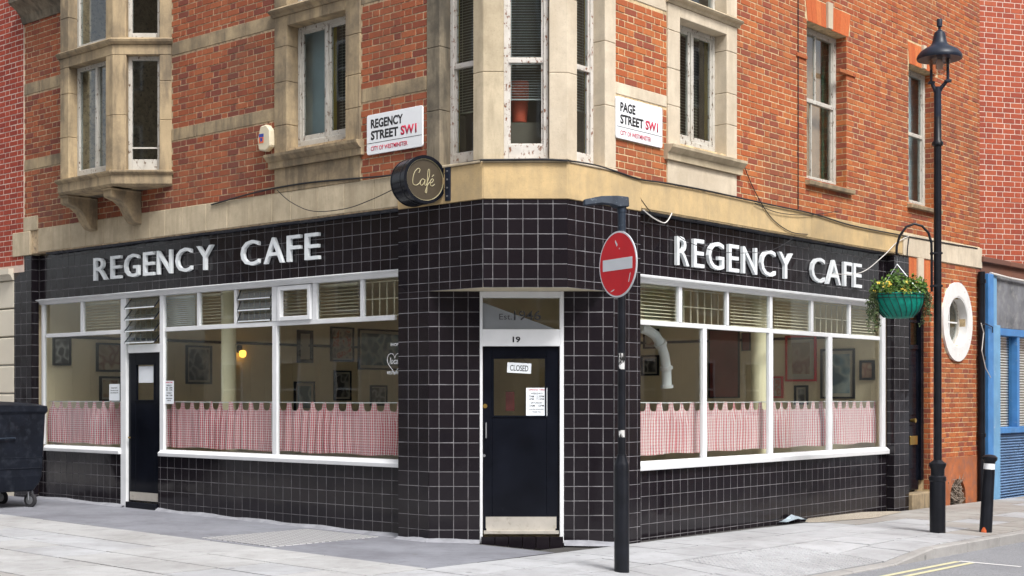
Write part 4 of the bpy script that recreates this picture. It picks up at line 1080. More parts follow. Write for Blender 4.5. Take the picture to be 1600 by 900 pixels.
grille(L,203,246,DH,2.87,5,3); grille(L,372,424,TT,2.87,6,2); grille(L,571,640,TT,2.87,6,2); grille(Rr,1068,1132,TTR,hb,6,2); grille(Rr,1273,1324,TTR,hb,6,2)
dB=RC-.14
for (a,c,lab,fr,zt0,zt1) in((133,187,'second top light from the left, Regency Street',L,TT,2.87),(314,346,'slatted top light beside the cream column on Regency Street',L,TT,2.87),(437,486,'thick framed opening top light',L,TT,2.87),(497,560,'wide top light next to the end grille on Regency Street',L,TT,2.87),
    (995,1058,'Page Street top light nearest the corner door',Rr,TTR,hb),(1141,1200,'Page Street top light left of the cream column',Rr,TTR,hb),(1209,1264,'Page Street top light right of the cream column',Rr,TTR,hb),(1331,1376,'Page Street top light behind the hanging basket',Rr,TTR,hb)):
    s0,s1=sorted((fr.s(a,dB),fr.s(c,dB))); blind(fr,s0,s1,zt0+.0,zt1-.02,dB,M['slat'],'beige blind in the '+lab,.040,.5,'venetian blinds in the cafe top lights')
s0,s1=sorted((L.s(258,dB),L.s(305,dB))); blind(L,s0,s1,TT,2.85,dB,M['slatw'],'bluish white closed blind in the top light right of the side door',.026,.9,'venetian blinds in the cafe top lights')
s0,s1=sorted((L.s(74,dB),L.s(122,dB)))

# door on Regency Street -----------------------------------------
sdr=grp('side_door')
P_(L,199,249.5,DH-.11,DH,.002,'door_head')
ds0,ds1=sorted((L.s(200,RC-.02),L.s(248.5,RC-.02))); dz1=DH-.11; dzb=.10
q=L.p(ds0,0,0); dz0=gz0(q.x)+.09
def door(fr,s0,s1,z0,z1,d,gx0,gx1,gz0_,gz1_,par,kick):
    b=MB(); t=.045
    b.box(fr,s0,gx0,d-t,d,z0,z1); b.box(fr,gx1,s1,d-t,d,z0,z1); b.box(fr,gx0,gx1,d-t,d-.0015,z0,gz0_); b.box(fr,gx0,gx1,d-t,d-.0015,gz1_,z1)
    leaf=b.build('door',M['black'],par,bev=.003)
    b=MB(); m_=.018
    b.box(fr,gx0,gx0+m_,d-.02,d+.008,gz0_,gz1_); b.box(fr,gx1-m_,gx1,d-.02,d+.008,gz0_,gz1_); b.box(fr,gx0+m_,gx1-m_,d-.02,d+.0075,gz0_,gz0_+m_); b.box(fr,gx0+m_,gx1-m_,d-.02,d+.0075,gz1_-m_,gz1_)
    b.build('glazing_bead',M['black'],par)
    MB().box(fr,gx0,gx1,d-.03,d-.024,gz0_,gz1_).build('pane',M['glass'],par)
    MB().box(fr,s0+.03,s1-.03,d,d+.004,z0+.02,z0+kick).build('kick_plate',M['alu'],par)
    return leaf
dd_=RC-.03
door(L,ds0+.004,ds1-.004,dz0,dz1,dd_,L.s(242,dd_),L.s(212,dd_),L.z(227,627,dd_),L.z(227,568,dd_),sdr,.13)
MB().box(L,ds0,ds1,RC-.3,RC+.02,-.1,dz0-.004).build('threshold',M['black'],sdr,bev=.004)
MB().lathe(*L.p(ds1-.06,dd_+.03,0).xy,[(.018,1.0),(.018,1.02)],12).build('door_knob',M['brass'],sdr)
# corner door -------------------------------------------------------
cdr=grp('corner_door')
Fd=KL2; zk=lambda y,d=0: Fd.z(815,y,d); kx=lambda x,d=0: Fd.s(x,d)
b=MB(); 
b.box(Fd,kL1+.001,kx(754),-.12,.015,-.0,SOF-.003); b.box(Fd,kx(874.5),kR0-.001,-.12,.015,.0,SOF-.003)
b.box(Fd,kx(754),kx(874.5),-.12,.012,zk(465),SOF-.003); b.box(Fd,kx(754),kx(874.5),-.12,.014,zk(541),zk(514.5))
b.build('door_frame',W_,cdr,bev=.004)
MB().box(Fd,kx(754),kx(874.5),-.05,-.044,zk(514.5),zk(465)).build('pane',M['glass'],cdr)
# grey frosted wedge in the fanlight and lettering
m=plain('frosted_film',(.22,.235,.25),.5,var=.05)
b=MB(); b.prism([Fd.p(kx(754),-.043,zk(514.5)),Fd.p(kx(868),-.043,zk(514)),Fd.p(kx(754),-.043,zk(472))],(0,-.002,0)); b.build('frosted_film',m,cdr)
M['filmtext']=plain('film_lettering_dark',(.05,.05,.055),.5)
textmesh('Est.',Fd,kx(780),kx(800),zk(499),zk(490),-.040,M['filmtext'],cdr,'lettering',.0015,.0)
textmesh('1946',Fd,kx(803),kx(845),zk(500),zk(485),-.040,M['filmtext'],cdr,'lettering',.0015,.005)
textmesh('19',Fd,kx(801),kx(813),zk(535),zk(526),.0145,M['signblack'],cdr,'house_number',.003,.03)
ddz=-.03; dtop=zk(541.5)
dbot=zk(829); print('door z',dtop,dbot)
door(Fd,kx(754.5),kx(874),dbot,dtop,ddz,kx(769,ddz),kx(854,ddz),zk(652,ddz),zk(558,ddz),cdr,.145)
MB().box(Fd,kx(760),kx(868),ddz+.002,ddz+.006,zk(829,ddz),zk(811,ddz)).build('kick_plate',M['alu'],cdr)
MB().box(Fd,kx(756),kx(873),-.1,.02,zk(834),dbot-.002).build('door_sill',M['alu'],cdr)
for i in range(6):
    a0=kx(752)+(kx(880)-kx(752))*i/6; a1=kx(752)+(kx(880)-kx(752))*(i+1)/6
    MB().cbox(Fd,a0+.003,a1-.003,-.12,.055,-.06,zk(838)).build('threshold_tile',M['tile'],cdr)
def disc(fr,x,z,d,r,mat,par,name,t=.006,seg=16):
    b=MB(); pts=[fr.p(fr.s(x,d)+r*math.cos(2*math.pi*k/seg),d,z+r*math.sin(2*math.pi*k/seg)) for k in range(seg)]
    b.prism(pts,tuple(fr.n.to_3d()*t)); return b.build(name,mat,par)
disc(Fd,758,zk(634.5),ddz,.024,M['brass'],cdr,'lock'); disc(Fd,756.5,zk(712),ddz,.016,M['steel'],cdr,'lock')
MB().tube([Fd.p(kx(759.5),ddz+.03,zk(661)),Fd.p(kx(759.5),ddz+.03,zk(684))],.008,8).build('pull_handle',M['steel'],cdr)
for yy in(661,684): MB().box(Fd,kx(758.8),kx(760.2),ddz,ddz+.03,zk(yy)-.006,zk(yy)+.006).build('handle_bracket',M['steel'],cdr)
# closed sign, opening hours, papers -> things of their own
def paper(fr,xa,xb,ya,yb,d,label,cat,lines=(),tilt=0,mat=None,name='notice'):
    s0,s1=sorted((fr.s(xa,d),fr.s(xb,d))); xm=(xa+xb)/2; z1=fr.z(xm,ya,d); z0=fr.z(xm,yb,d)
    P=fr.p((s0+s1)/2,d,(z0+z1)/2); t=thing(name,label,cat,P)
    MB().box(fr,s0,s1,d,d+.003,z0,z1).build('sheet',mat or M['paper'],t)
    a0=min(sr(fr,xa,d),sr(fr,xb,d)); a1=max(sr(fr,xa,d),sr(fr,xb,d))
    for (txt,u0,u1,v0,v1,m_) in lines:
        textmesh(txt,fr,a0+(a1-a0)*u0,a0+(a1-a0)*u1,z1-(z1-z0)*v1,z1-(z1-z0)*v0,d+.0032,m_,t,'lettering',.0008,.01)
    if tilt: t.rotation_euler=(0,tilt,0)
    return t
SB,SR_=M['signblack'],M['signred']
hrs=[('OPENING TIMES',.12,.88,.04,.10,SR_),('WEEKDAYS',.22,.78,.17,.23,SB),('7AM - 2.30PM',.15,.85,.27,.34,SB),('4PM - 7.15PM',.15,.85,.37,.43,SB),('SATURDAY',.22,.78,.50,.56,SB),('7AM - 12PM',.15,.85,.60,.67,SB),('CLOSED SUNDAY AND BANK HOLIDAYS',.15,.85,.74,.78,SB),('THANK YOU',.3,.7,.83,.88,SB)]
paper(Fd,822,855,606,650,ddz+.0,'white opening times notice on the corner door glass','notice',hrs)
cl=paper(Fd,792.5,830,567,583,ddz+.012,'small CLOSED sign hanging slightly crooked on the corner door','sign',[('CLOSED',.12,.88,.22,.8,SB)],R(3),name='closed_sign')
MB().tube([Fd.p(kx(795),ddz+.014,zk(567)),Fd.p(kx(811),ddz+.016,zk(557)),Fd.p(kx(827),ddz+.014,zk(569))],.0015,5).build('string',M['cable'],cl)
paper(L,257.5,271.5,595,631,GD+.004,'narrow opening times sheet at the left edge of the window beside the side door','notice',hrs)
gr=[('PLEASE NOTE',.2,.8,.2,.27,SB),('THE CAFE IS CLOSED',.12,.88,.36,.42,SB),('UNTIL FURTHER NOTICE',.12,.88,.5,.56,SB)]
paper(L,171,187,600,626,GD+.004,'white sheet in the lower right corner of the leftmost window','notice',gr)
paper(L,217,240,572,598,dd_-.02,'white paper taped inside the side door glass','notice')
# third notice on R? red poster inside the door
paper(Fd,790,804,612,642,-.25,'dark red poster standing behind the corner door glass','poster',[],0,M['picdred'],'poster')
# ---- curtains
def cafe_curtain(fr,xa,xb,label,d=RC-.17,ztop=None,zbot=None,ntab=None,rodz=None):
    s0,s1=sorted((fr.s(xa,d),fr.s(xb,d))); zt=1.497; b=MB(); uvs=[]
    zr=zt
    tabp=.21; nt_=max(3,round((s1-s0)/tabp)); tabp=(s1-s0)/nt_; n=nt_*24; rows=12
    ph=random.uniform(0,6); ph2=random.uniform(0,6); ph3=random.uniform(0,6)
    def dd(a,v):   # folds
        return .046*math.sin(2*math.pi*(a-s0)/(tabp*.62)+ph+2.4*math.sin(a*2.3+ph2)+1.1*math.sin(a*6.1+ph3))*(.25+.75*min(1,v*3))*(.55+.45*math.sin(a*4.1+ph3))+.012*math.sin(2*math.pi*(a-s0)/.5+ph2)*v
    arc=0;prev=None;us=[]
    for i in range(n+1):
        a=s0+(s1-s0)*i/n; 
        if prev is not None: arc+=math.hypot(a-prev[0],dd(a,.5)-prev[1])
        prev=(a,dd(a,.5)); us.append(arc*1.12)
    zb=zbot
    for i in range(n+1):
        a=s0+(s1-s0)*i/n; ft=((a-s0)/tabp)%1.0; ft=min(ft,1-ft)*2     # 0 at tab centre, 1 mid scallop
        k=max(0,(ft-.34)/.66); top=zt-.0-(.105*math.sqrt(max(0,1-(1-k)**4)) if k>0 else 0)
        bot=zb+.008*math.sin(a*7+ph)
        for j in range(rows+1):
            v=j/rows; z=top+(bot-top)*v; b.v.append(tuple(fr.p(a+.01*math.sin(z*9+a*4)*v,d+dd(a,v),z))); uvs.append((us[i],z))
    for i in range(n):
        for j in range(rows): k=i*(rows+1)+j; b.f.append((k,k+1,k+rows+2,k+rows+1))
    P=fr.p((s0+s1)/2,d,zb); t=thing('cafe_curtain',label,'curtain',P,'red gingham half curtains on rods')
    o=b.build('cloth',M['gingham'] if fr is L else M['ginghamR'],t,smooth='all',recalc=False)
    uv=o.data.uv_layers.new(name='UVMap')
    for lp in o.data.loops: uv.data[lp.index].uv=uvs[lp.vertex_index]
    MB().tube([fr.p(s0-.04,d,zt-.004),fr.p((s0+s1)/2,d,zt-.010),fr.p(s1+.04,d,zt-.004)],.006,6).build('rod',M['white'],t)
zcl=L.z(70,695,RC-.17)
lab='red and white gingham half curtain in the '
for (fr,a,c,l_) in((L,71,189,'leftmost Regency Street window'),(L,257,425,'window right of the side door'),(L,434,626,'Regency Street window nearest the corner')):
    cafe_curtain(fr,a,c,lab+l_,zbot=ST+.03)
for (fr,a,c,l_) in((Rr,994,1098,'Page Street window nearest the corner door'),(Rr,1104,1201,'second Page Street window from the corner'),(Rr,1208,1294,'third Page Street window from the corner'),(Rr,1301,1377,'rightmost Page Street window under the hanging basket')):
    cafe_curtain(fr,a,c,lab+l_,zbot=STR+.06)

# ---- interior of the cafe
room=grp('interior')
DR=-9.46; DL=-8.1
IL=Rr.shift(DR); IR=L.shift(DL)
# back walls: one parallel to Page Street (seen through the left windows), one parallel to Regency Street
MB().box(IL,-.39,7.4,-.1,0,-.2,3.42).build('inner_wall',M['inner'],room); MB().box(IR,-.47,8.4,-.1,0,-.2,3.42).build('inner_wall',M['inner'],room)
# interior wall tiles as shallow relief grid (12.5 x 25 cm), one joined piece
b=MB()
for fr,a0,a1 in((IL,-.2,7.2),(IR,-.3,8.3)):
    z=.0;k=0
    while z<2.2:
        a=a0
        while a<a1: b.box(fr,a+.002,a+.298,.0,.004,z+.002,z+.148); a+=.30
        z+=.15;k+=1
b.build('wall_tiles',M['inner'],room,kind='stuff')
MB().box(IL,-.2,7.3,.001,.02,2.42,2.46).build('picture_rail',M['black'],room); MB().box(IR,-.3,8.3,.001,.02,2.42,2.46).build('picture_rail',M['black'],room)
M['cfloor']=plain('lino_floor',(.50,.45,.36),.5)
pl_=[pr_[0],L.p(.95,-.35,0),Vector((-.8,15.05,0)),Vector((1.0,15.05,0)),Rr.p(.95,-.35,0)]+pr_[5:]
b=MB(); b.prism([(p.x,p.y,-.14) for p in pl_],(0,0,.2)); b.build('inner_floor',M['cfloor'],bld)
M['ceil']=plain('ceiling_cream',(.78,.74,.62),.8)
b=MB(); b.prism([(p.x,p.y,3.36) for p in pr_],(0,0,.05)); b.build('ceiling',M['ceil'],bld)
def picture(fr,xa,xb,ya,yb,mat,label,fw=.03,mount=0,fm='black'):
    d=.012; s0,s1=sorted((fr.s(xa,d),fr.s(xb,d))); z1=fr.z((xa+xb)/2,ya,d);z0=fr.z((xa+xb)/2,yb,d)
    t=thing('framed_picture',label,'picture',fr.p((s0+s1)/2,d,z0),'framed pictures on the cafe walls')
    b=MB(); b.box(fr,s0,s0+fw,.006,.04,z0,z1); b.box(fr,s1-fw,s1,.006,.04,z0,z1); b.box(fr,s0+fw,s1-fw,.006,.0395,z0,z0+fw); b.box(fr,s0+fw,s1-fw,.006,.0395,z1-fw,z1); b.build('frame',M[fm],t)
    if mount: MB().box(fr,s0+fw,s1-fw,.006,.02,z0+fw,z1-fw).build('mount',M['mat'],t)
    e=fw+mount; MB().box(fr,s0+e,s1-e,.008,.024,z0+e,z1-e).build('print',M[mat],t)
for a in((82,110,527,571,'picbw','dark framed monochrome photograph at the far left of the leftmost window',.03,0),
    (150,189,536,581,'picsepia','large dark framed picture at the upper right of the leftmost window',.03,.0),
    (155,189,588,627,'picsepia','dark framed sepia picture behind the white sheet in the leftmost window',.03,.03),
    (464,488,516,567,'mat','narrow black frame with a pale certificate in the window nearest the corner',.06,.04),
    (516,552,511,565,'picred','black framed cream cartoon with red figures in the window nearest the corner',.03,.03),
    (559,633,515,578,'picblue','wide black framed blue poster beside the heart decal',.03,.05),
    (459,491,596,645,'picblue','small blue print low in the window nearest the corner, just above the curtain',.03,.05),
    (521,548,579,626,'picbw','black framed caricature under the cartoon with red figures',.03,.03),
    (578,604,602,634,'picbw','small dark portrait just above the curtain under the wide blue poster',.03,.02),
    (290,330,540,600,'picbw','large dim frame at the left of the window beside the side door',.03,.03)):
    picture(IL,*a[:4],a[4],a[5],a[6],a[7])
for a in((1006,1030,514,545,'picsepia','small sepia picture behind the white reflection tube',.03,.03),(1003,1030,555,587,'picbw','dark frame low behind the white reflection tube',.03,.03),
    (1108,1156,514,622,'picdred','big dark red menu board in the second Page Street window',.02,0),
    (1228,1276,524,596,'picsepia','large brown mounted print in a dark red frame left of the blue poster',.03,.08,'noentry'),
    (1207,1224,588,622,'picred','small red and cream print beside the cream column',.03,.02,'noentry'),(1242,1263,602,632,'picbw','small grey portrait under the large brown print',.03,.03),
    (1283,1336,545,623,'picblue','tall blue poster in the right hand Page Street windows',.03,.05),(1344,1367,563,594,'picsepia','small black frame with a golden figure beside the blue poster',.035,.0),(1160,1173,520,548,'picdred','small red panel left of the cream column',.01,0)):
    picture(IR,*a[:4],a[4],a[5],a[6],a[7],*(a[8:]))
# columns
M['colcream']=plain('column_cream',(.80,.73,.50),.5,var=.04)
def column(fr,x,d,r_,label):
    P=fr.p(fr.s(x,d),d,0); MB().lathe(P.x,P.y,[(r_,0.07),(r_,3.36)],24).build('column',M['colcream'],loc=(P.x,P.y,.07),smooth=True); 
    o=bpy.data.objects['column' if 'column.001' not in bpy.data.objects else 'column.001']; return o
o=column(L,357.5,-.5,.095,''); tag(o,'round cream column behind the window right of the side door','column')
P=Rr.p(Rr.s(1186,-.5),-.5,0); o=MB().lathe(P.x,P.y,[(.105,0.07),(.105,3.36)],24).build('column',M['colcream'],loc=(P.x,P.y,.07),smooth=True); tag(o,'round cream column behind the second Page Street window','column')
# curved white tube modelled to stand in for a reflection on the glass
d=-.9; pts=[Rr.p(Rr.s(x,d),d,Rr.z(x,y,d)) for x,y in((1000,512),(1012,516),(1024,524),(1032,537),(1038,555),(1041,575),(1042,604))]
dk=thing('reflection_tube','curved white banded tube standing in for a reflection in the Page Street window nearest the corner','reflection',pts[-1])
MB().tube(pts,.062,14).build('pipe',M['letter'],dk,smooth=True)
for k in(3,5,6): 
    tdir=(pts[k]-pts[k-1]).normalized(); MB().tube([pts[k]-tdir*.02,pts[k]+tdir*.02],.08,14).build('band',M['white'],dk,smooth=True)
# amber wall lamp
lx=IL.s(378,.1); lz=IL.z(378,553,.1); lm=thing('wall_lamp','small lit amber wall lamp on a black fitting beside the cream column','lamp',IL.p(lx,.05,lz))
MB().box(IL,lx-.05,lx+.05,.021,.06,lz+.02,lz+.14).build('fitting',M['black'],lm,bev=.01)
c=IL.p(lx,.12,0); MB().lathe(c.x,c.y,[(.02,lz-.06),(.05,lz-.04),(.06,lz),(.055,lz+.04),(.03,lz+.06)],14).build('bulb',M['amber'],lm,smooth=True)
# heart decal on the corner-side window
hd=GD+.003; hx=L.s(617,hd); hz=L.z(617,566,hd)
dec=thing('window_decal','white shop local heart decal at the corner edge of the Regency Street window','decal',L.p(hx,hd,hz))
hp=[]
for k in range(40):
    t=2*math.pi*k/39; hp.append((.0075*16*math.sin(t)**3,.0082*(13*math.cos(t)-5*math.cos(2*t)-2*math.cos(3*t)-math.cos(4*t))))
MB().tube([L.p(hx-x,hd+.001,hz+y) for x,y in hp],.0035,5).build('heart',M['signwhite'],dec)
hr=-hx
textmesh('local',L,hr-.085,hr+.075,hz-.02,hz+.05,hd,M['signwhite'],dec,'lettering',.001,.01,italic=.3)
textmesh('SHOP',L,hr-.07,hr+.055,L.z(615,541,hd),L.z(615,536,hd),hd,M['signwhite'],dec,'lettering',.001,.02); textmesh('WESTMINSTER',L,hr-.13,hr+.14,L.z(615,585,hd),L.z(615,580,hd),hd,M['signwhite'],dec,'lettering',.001,.02)

# ---- doorway at the right end (private door)
pd=grp('private_door')
s0,s1=DOOR[0],Rr.s(1443.5,-.11); zt=DOOR[3]
MB().box(Rr,s0,s0+.02,-.26,-.01,.2,zt).build('jamb',M['black'],pd); 
b=MB(); dd2=-.14
dzt=Rr.z(1430,546,dd2); b.box(Rr,s0,s1,dd2-.05,dd2,dzt,dzt+.07); b.box(Rr,s1-.09,s1,dd2-.05,dd2+.03,.3,zt); b.box(Rr,s0,s1,dd2-.05,dd2+.0,zt-.12,zt); b.box(Rr,s0,s0+.05,dd2-.05,dd2,dzt,zt)
b.box(Rr,(s0+s1)/2-.03,(s0+s1)/2+.0,dd2-.05,dd2-.005,dzt+.07,zt-.12); b.box(Rr,s0+.05,s1-.09,dd2-.05,dd2-.005,(dzt+zt)/2-.02,(dzt+zt)/2+.02)
b.build('door_frame',M['black'],pd,bev=.004)
MB().box(Rr,s0+.02,s1-.08,dd2-.035,dd2-.03,dzt+.06,zt-.1).build('pane',M['glass'],pd)
stp=Rr.z(1430,771,0); MB().box(Rr,s0,s1-.09,dd2-.06,dd2-.015,stp+.03,dzt).build('door',M['black'],pd)
for (za,zb_) in((.35,1.0),(1.15,1.9)): 
    b=MB(); b.box(Rr,s0+.12,s1-.2,dd2-.02,dd2-.005,stp+za,stp+zb_); b.build('door_panel',M['black'],pd,bev=.02)
MB().tube([Rr.p(Rr.s(1424,dd2),dd2-.01,Rr.z(1424,657,dd2)),Rr.p(Rr.s(1424,dd2),dd2+.07,Rr.z(1424,657,dd2))],[.02,.035],12).build('door_knob',M['brass'],pd)
MB().box(Rr,Rr.s(1421,dd2),Rr.s(1432,dd2),dd2-.01,dd2+.02,Rr.z(1427,695,dd2),Rr.z(1427,681,dd2)).build('letterbox',M['brass'],pd,bev=.005)
MB().box(Rr,s0+.002,Rr.s(1457),-.26,.06,-.3,stp).build('door_step',M['stoneL'],bld,bev=.012)
MB().box(Rr,s1,s1+.02,dd2-.02,dd2+.032,stp,zt).build('trim',M['white'],pd)
# gauged arch over it
g=grp('gauged_arch')
segs=[(DOOR[0]+.002,Rr.s(1432),'gauged'),(Rr.s(1432),Rr.s(1441),'stoneR'),(Rr.s(1441),Rr.s(1456),'gauged')]
for (a,e,m_) in segs:
    n=1 if m_!='gauged' else 3
    for i in range(n):
        lo=a+(e-a)*i/n; hi=a+(e-a)*(i+1)/n
        MB().box(Rr,lo+.0015,hi-.0015,-.1,.004 if m_=='gauged' else .03,zt+.003,ZS-.002).build('brick' if m_=='gauged' else 'keystone',M[m_],g,bev=.003)
# oval window with thick white painted surround
ov=grp('oval_window'); seg=44
def ring(r0x,r0z,r1x,r1z,d0,d1,name,mat,cd_=0):
    b=MB(); 
    for k in range(seg):
        t=2*math.pi*k/seg; c_,s_=math.cos(t),math.sin(t)
        for (rx,rz,dd) in((r0x,r0z,d0),(r0x,r0z,d1),(r1x,r1z,d1),(r1x,r1z,d0)): b.v.append(tuple(Rr.p(OV[0]+rx*c_,dd,OV[1]+rz*s_)))
    for k in range(seg):
        a=4*k; e=4*((k+1)%seg)
        for j in range(4): b.f.append((a+j,a+(j+1)%4,e+(j+1)%4,e+j))
    return b.build(name,mat,ov,smooth=True)
ring(.55,.615,.385,.40,-.02,.035,'surround',M['oval']); ring(.386,.401,.365,.38,-.15,.03,'reveal',M['oval']); ring(.37,.385,.32,.335,-.15,-.10,'frame',M['peel'])
b=MB(); b.prism([Rr.p(OV[0]+.35*math.cos(2*math.pi*k/28),-.135,OV[1]+.36*math.sin(2*math.pi*k/28)) for k in range(28)],tuple(Rr.n.to_3d()*.006)); b.build('pane',M['glassd'],ov)
MB().box(Rr,OV[0]-.30,OV[0]+.30,-.13,-.11,OV[1]-.012,OV[1]+.012).build('glazing_bar',M['oval'],ov); MB().box(Rr,OV[0]-.012,OV[0]+.012,-.13,-.111,OV[1]-.30,OV[1]+.30).build('glazing_bar',M['oval'],ov)
# terracotta render plinth with arched recess of dead stems
A0,A1=Rr.s(1484),Rr.s(1508); AZ=Rr.z(1496,748); 
b=MB(); n=12; e0_,e1_=Rr.s(1455),SRE-.02; P=Rr.p; zb=-.35; ztp=.62
b.box(Rr,e0_,A0,-.05,.008,zb,ztp); b.box(Rr,A1,e1_,-.05,.008,zb,ztp)
for k in range(n):
    t0=math.pi*k/n;t1=math.pi*(k+1)/n; mx=(A0+A1)/2; rx=(A1-A0)/2; zc=AZ-.28
    x0=mx-rx*math.cos(t0);x1=mx-rx*math.cos(t1); z0_=zc+.28*math.sin(t0); z1_=zc+.28*math.sin(t1)
    b.prism([P(x0,.008,z0_),P(x1,.008,z1_),P(x1,.008,ztp),P(x0,.008,ztp)],tuple(-Rr.n.to_3d()*.06))
b.build('plinth_render',M['terra'],bld)
MB().box(Rr,A0-.1,A1+.1,-.5,-.45,-.4,.5).build('recess_back',M['innerD'],bld)
b=MB()
for k in range(34):
    x=random.uniform(A0+.08,A1-.08); pts=[Rr.p(x,-.05+random.uniform(-.15,.05),-.12)]; lean=random.uniform(-.25,.25)
    for j in range(1,6): pts.append(Rr.p(x+lean*j/5+.05*math.sin(j+k),-.03+random.uniform(-.12,.10),-.12+.09*j*random.uniform(.7,1.1)))
    b.tube(pts,[.012,.011,.01,.009,.007,.004],5)
dp=b.build('dead_plant',M['twig'],loc=Rr.p((A0+A1)/2,0,-.1)); tag(dp,'dried plant stems filling the arched recess beside the street lamp','plant')
# stone slip of right edge
# ---- lettering signs
def shopsign(fr,spec,xr0,yt,yb,label,d0=RC+.0):
    d=d0; z1=fr.z(xr0,yt,d+.05); z0=fr.z(xr0,yb,d+.05); print('letters',z0,z1)
    a=fr.s(xr0,d); t=thing('fascia_lettering',label,'sign',fr.p(a,d,z0),'raised cafe name lettering')
    for ch,xa,xb in spec:
        o=textmesh(ch,fr,sr(fr,xa,d+.06),sr(fr,xb,d+.06),z0,z1,d+.012,M['letter'],t,'letter',.042,.000)
        o['label']='letter '+ch
SL=[('R',145,166),('E',171.5,187.5),('G',192.5,215.5),('E',222.5,239),('N',244,266.5),('C',273,297.5),('Y',306,331),('C',375,403),('A',411,441),('F',447,468),('E',475,497)]
SRt=[('R',1059,1078),('E',1085.5,1101.5),('G',1108,1132.5),('E',1140,1156),('N',1162,1184),('C',1190,1213),('Y',1218,1240),('C',1269,1290),('A',1293,1315),('F',1320,1332),('E',1335,1347.5)]
shopsign(L,SL,147,403.5,438.5,'raised white REGENCY CAFE letters on the black tiles facing Regency Street')
shopsign(Rr,SRt,1060,369,414,'raised white REGENCY CAFE letters on the black tiles facing Page Street')
# ---- street name plates
def plate(fr,xa,xb,ya,yb,name1,label):
    d=.02; s0,s1=sorted((fr.s(xa,d),fr.s(xb,d))); z1=fr.z(xa,ya,d); z0=fr.z(xa,yb,d); a0,a1=sorted((sr(fr,xa,d),sr(fr,xb,d))); W=a1-a0;H=z1-z0
    t=thing('street_name_sign',label,'street sign',fr.p((s0+s1)/2,d,z0)); 
    b=MB(); pts=[]; r_=.025
    for (cx_,cz_,t0) in((s1-r_,z1-r_,0),(s0+r_,z1-r_,90),(s0+r_,z0+r_,180),(s1-r_,z0+r_,270)):
        for k in range(4): th=R(t0+30*k); pts.append(fr.p(cx_+r_*math.cos(th),.008,cz_+r_*math.sin(th)))
    b.prism(pts,tuple(fr.n.to_3d()*.022)); b.build('plate',M['signwhite'],t,bev=.003)
    e=.0305
    tm=lambda tx,u0,u1,v0,v1,m_,off=.012: textmesh(tx,fr,a0+W*u0,a0+W*u1,z1-H*v1,z1-H*v0,e,m_,t,'lettering',.0015,off)
    w1={'REGENCY':.66,'PAGE':.40}[name1]
    tm(name1,.08,w1,.12,.35,SB,.032); tm('STREET',.08,.575,.41,.64,SB,.032); tm('SW1',.62,.90,.41,.64,SR_,.035)
    tm('CITY OF WESTMINSTER',.08,.74,.80,.91,SR_,.012)
    MB().box(fr,s0+.01,s1-.01,e,e+.001,z1-H*.722,z1-H*.71).build('rule',M['signblack'],t)
    return t
plate(L,574,661,181,243,'REGENCY','white REGENCY STREET SW1 name plate on the brick left of the round sign')
plate(Rr,962,1034,149.5,215,'PAGE','white PAGE STREET SW1 name plate on the brick right of the corner window')
# ---- alarm box
sa_=L.s(415,.05); za=L.z(415,217,.05); al=thing('alarm_box','cream pentagonal alarm box with a blue and red label','alarm box',L.p(sa_,0,za))
b=MB(); sh=[(-.125,-.10),(-.03,-.155),(.10,-.13),(.125,.0),(.07,.155),(-.045,.165),(-.11,.10)]
b.prism([L.p(sa_+x,.0,za+z) for x,z in sh],tuple(L.n.to_3d()*.08)); b.build('case',M['cream'],al,bev=.015)
M['cobalt']=plain('label_blue',(.03,.06,.3),.5); M['lorange']=plain('label_orange',(.7,.15,.05),.5)
MB().box(L,sa_-.0,sa_+.085,.0805,.083,za-.05,za+.02).build('label_lower',M['lorange'],al); MB().box(L,sa_-.0,sa_+.085,.0805,.083,za+.021,za+.06).build('label_upper',M['cobalt'],al)
MB().box(L,sa_+.02,sa_+.06,.083,.0835,za-.03,za+.01).build('label_patch',M['cobalt'],al)
# ---- round cafe sign
th=R(32); uS=Vector((math.cos(th),math.sin(th),0)); nS=Vector((math.sin(th),-math.cos(th),0)); Zs=14.56
cS=Vector(((664.5-CX)/FPX*Zs,Zs,CAMH-(280.5-HY)*Zs/FPX)); rS=.25; TS=.30
cs_=thing('cafe_sign','round black projecting drum sign reading Café in script on brown','sign',cS)
def dring(r0,r1,d0,d1,name,mat,seg=48):
    b=MB()
    for k in range(seg):
        t=2*math.pi*k/seg; c_,s_=math.cos(t),math.sin(t)
        for (r_,dd) in((r0,d0),(r0,d1),(r1,d1),(r1,d0)): b.v.append(tuple(cS+uS*r_*c_+Vector((0,0,1))*r_*s_+nS*dd))
    for k in range(seg):
        a=4*k;e=4*((k+1)%seg)
        for j in range(4): b.f.append((a+j,a+(j+1)%4,e+(j+1)%4,e+j))
    return b.build(name,mat,cs_,smooth=True)
dring(rS,rS-.022,-TS,0,'drum',M['black']); dring(rS+.004,rS-.03,-.012,.006,'rim',M['black']); dring(rS+.004,rS-.03,-TS-.006,-TS+.012,'rim',M['black']); dring(rS+.003,rS-.01,-TS*.32-.004,-TS*.32+.004,'rim',M['blackm'])
M['brown']=plain('sign_face_brown',(.055,.042,.026),.35,var=.1)
M['goldline']=plain('sign_gold_line',(.42,.37,.22),.4)
b=MB(); b.prism([cS+uS*(rS-.028)*math.cos(2*math.pi*k/40)+Vector((0,0,(rS-.028)*math.sin(2*math.pi*k/40)))-nS*.02 for k in range(40)],tuple(nS*.008)); b.build('face',M['brown'],cs_)
b=MB(); b.prism([cS+uS*(rS-.028)*math.cos(2*math.pi*k/40)+Vector((0,0,(rS-.028)*math.sin(2*math.pi*k/40)))-nS*(TS-.02) for k in range(40)],tuple(nS*.008)); b.build('face',M['brown'],cs_)
dring(rS-.028,rS-.036,-.012,-.004,'rim_line',M['goldline'])
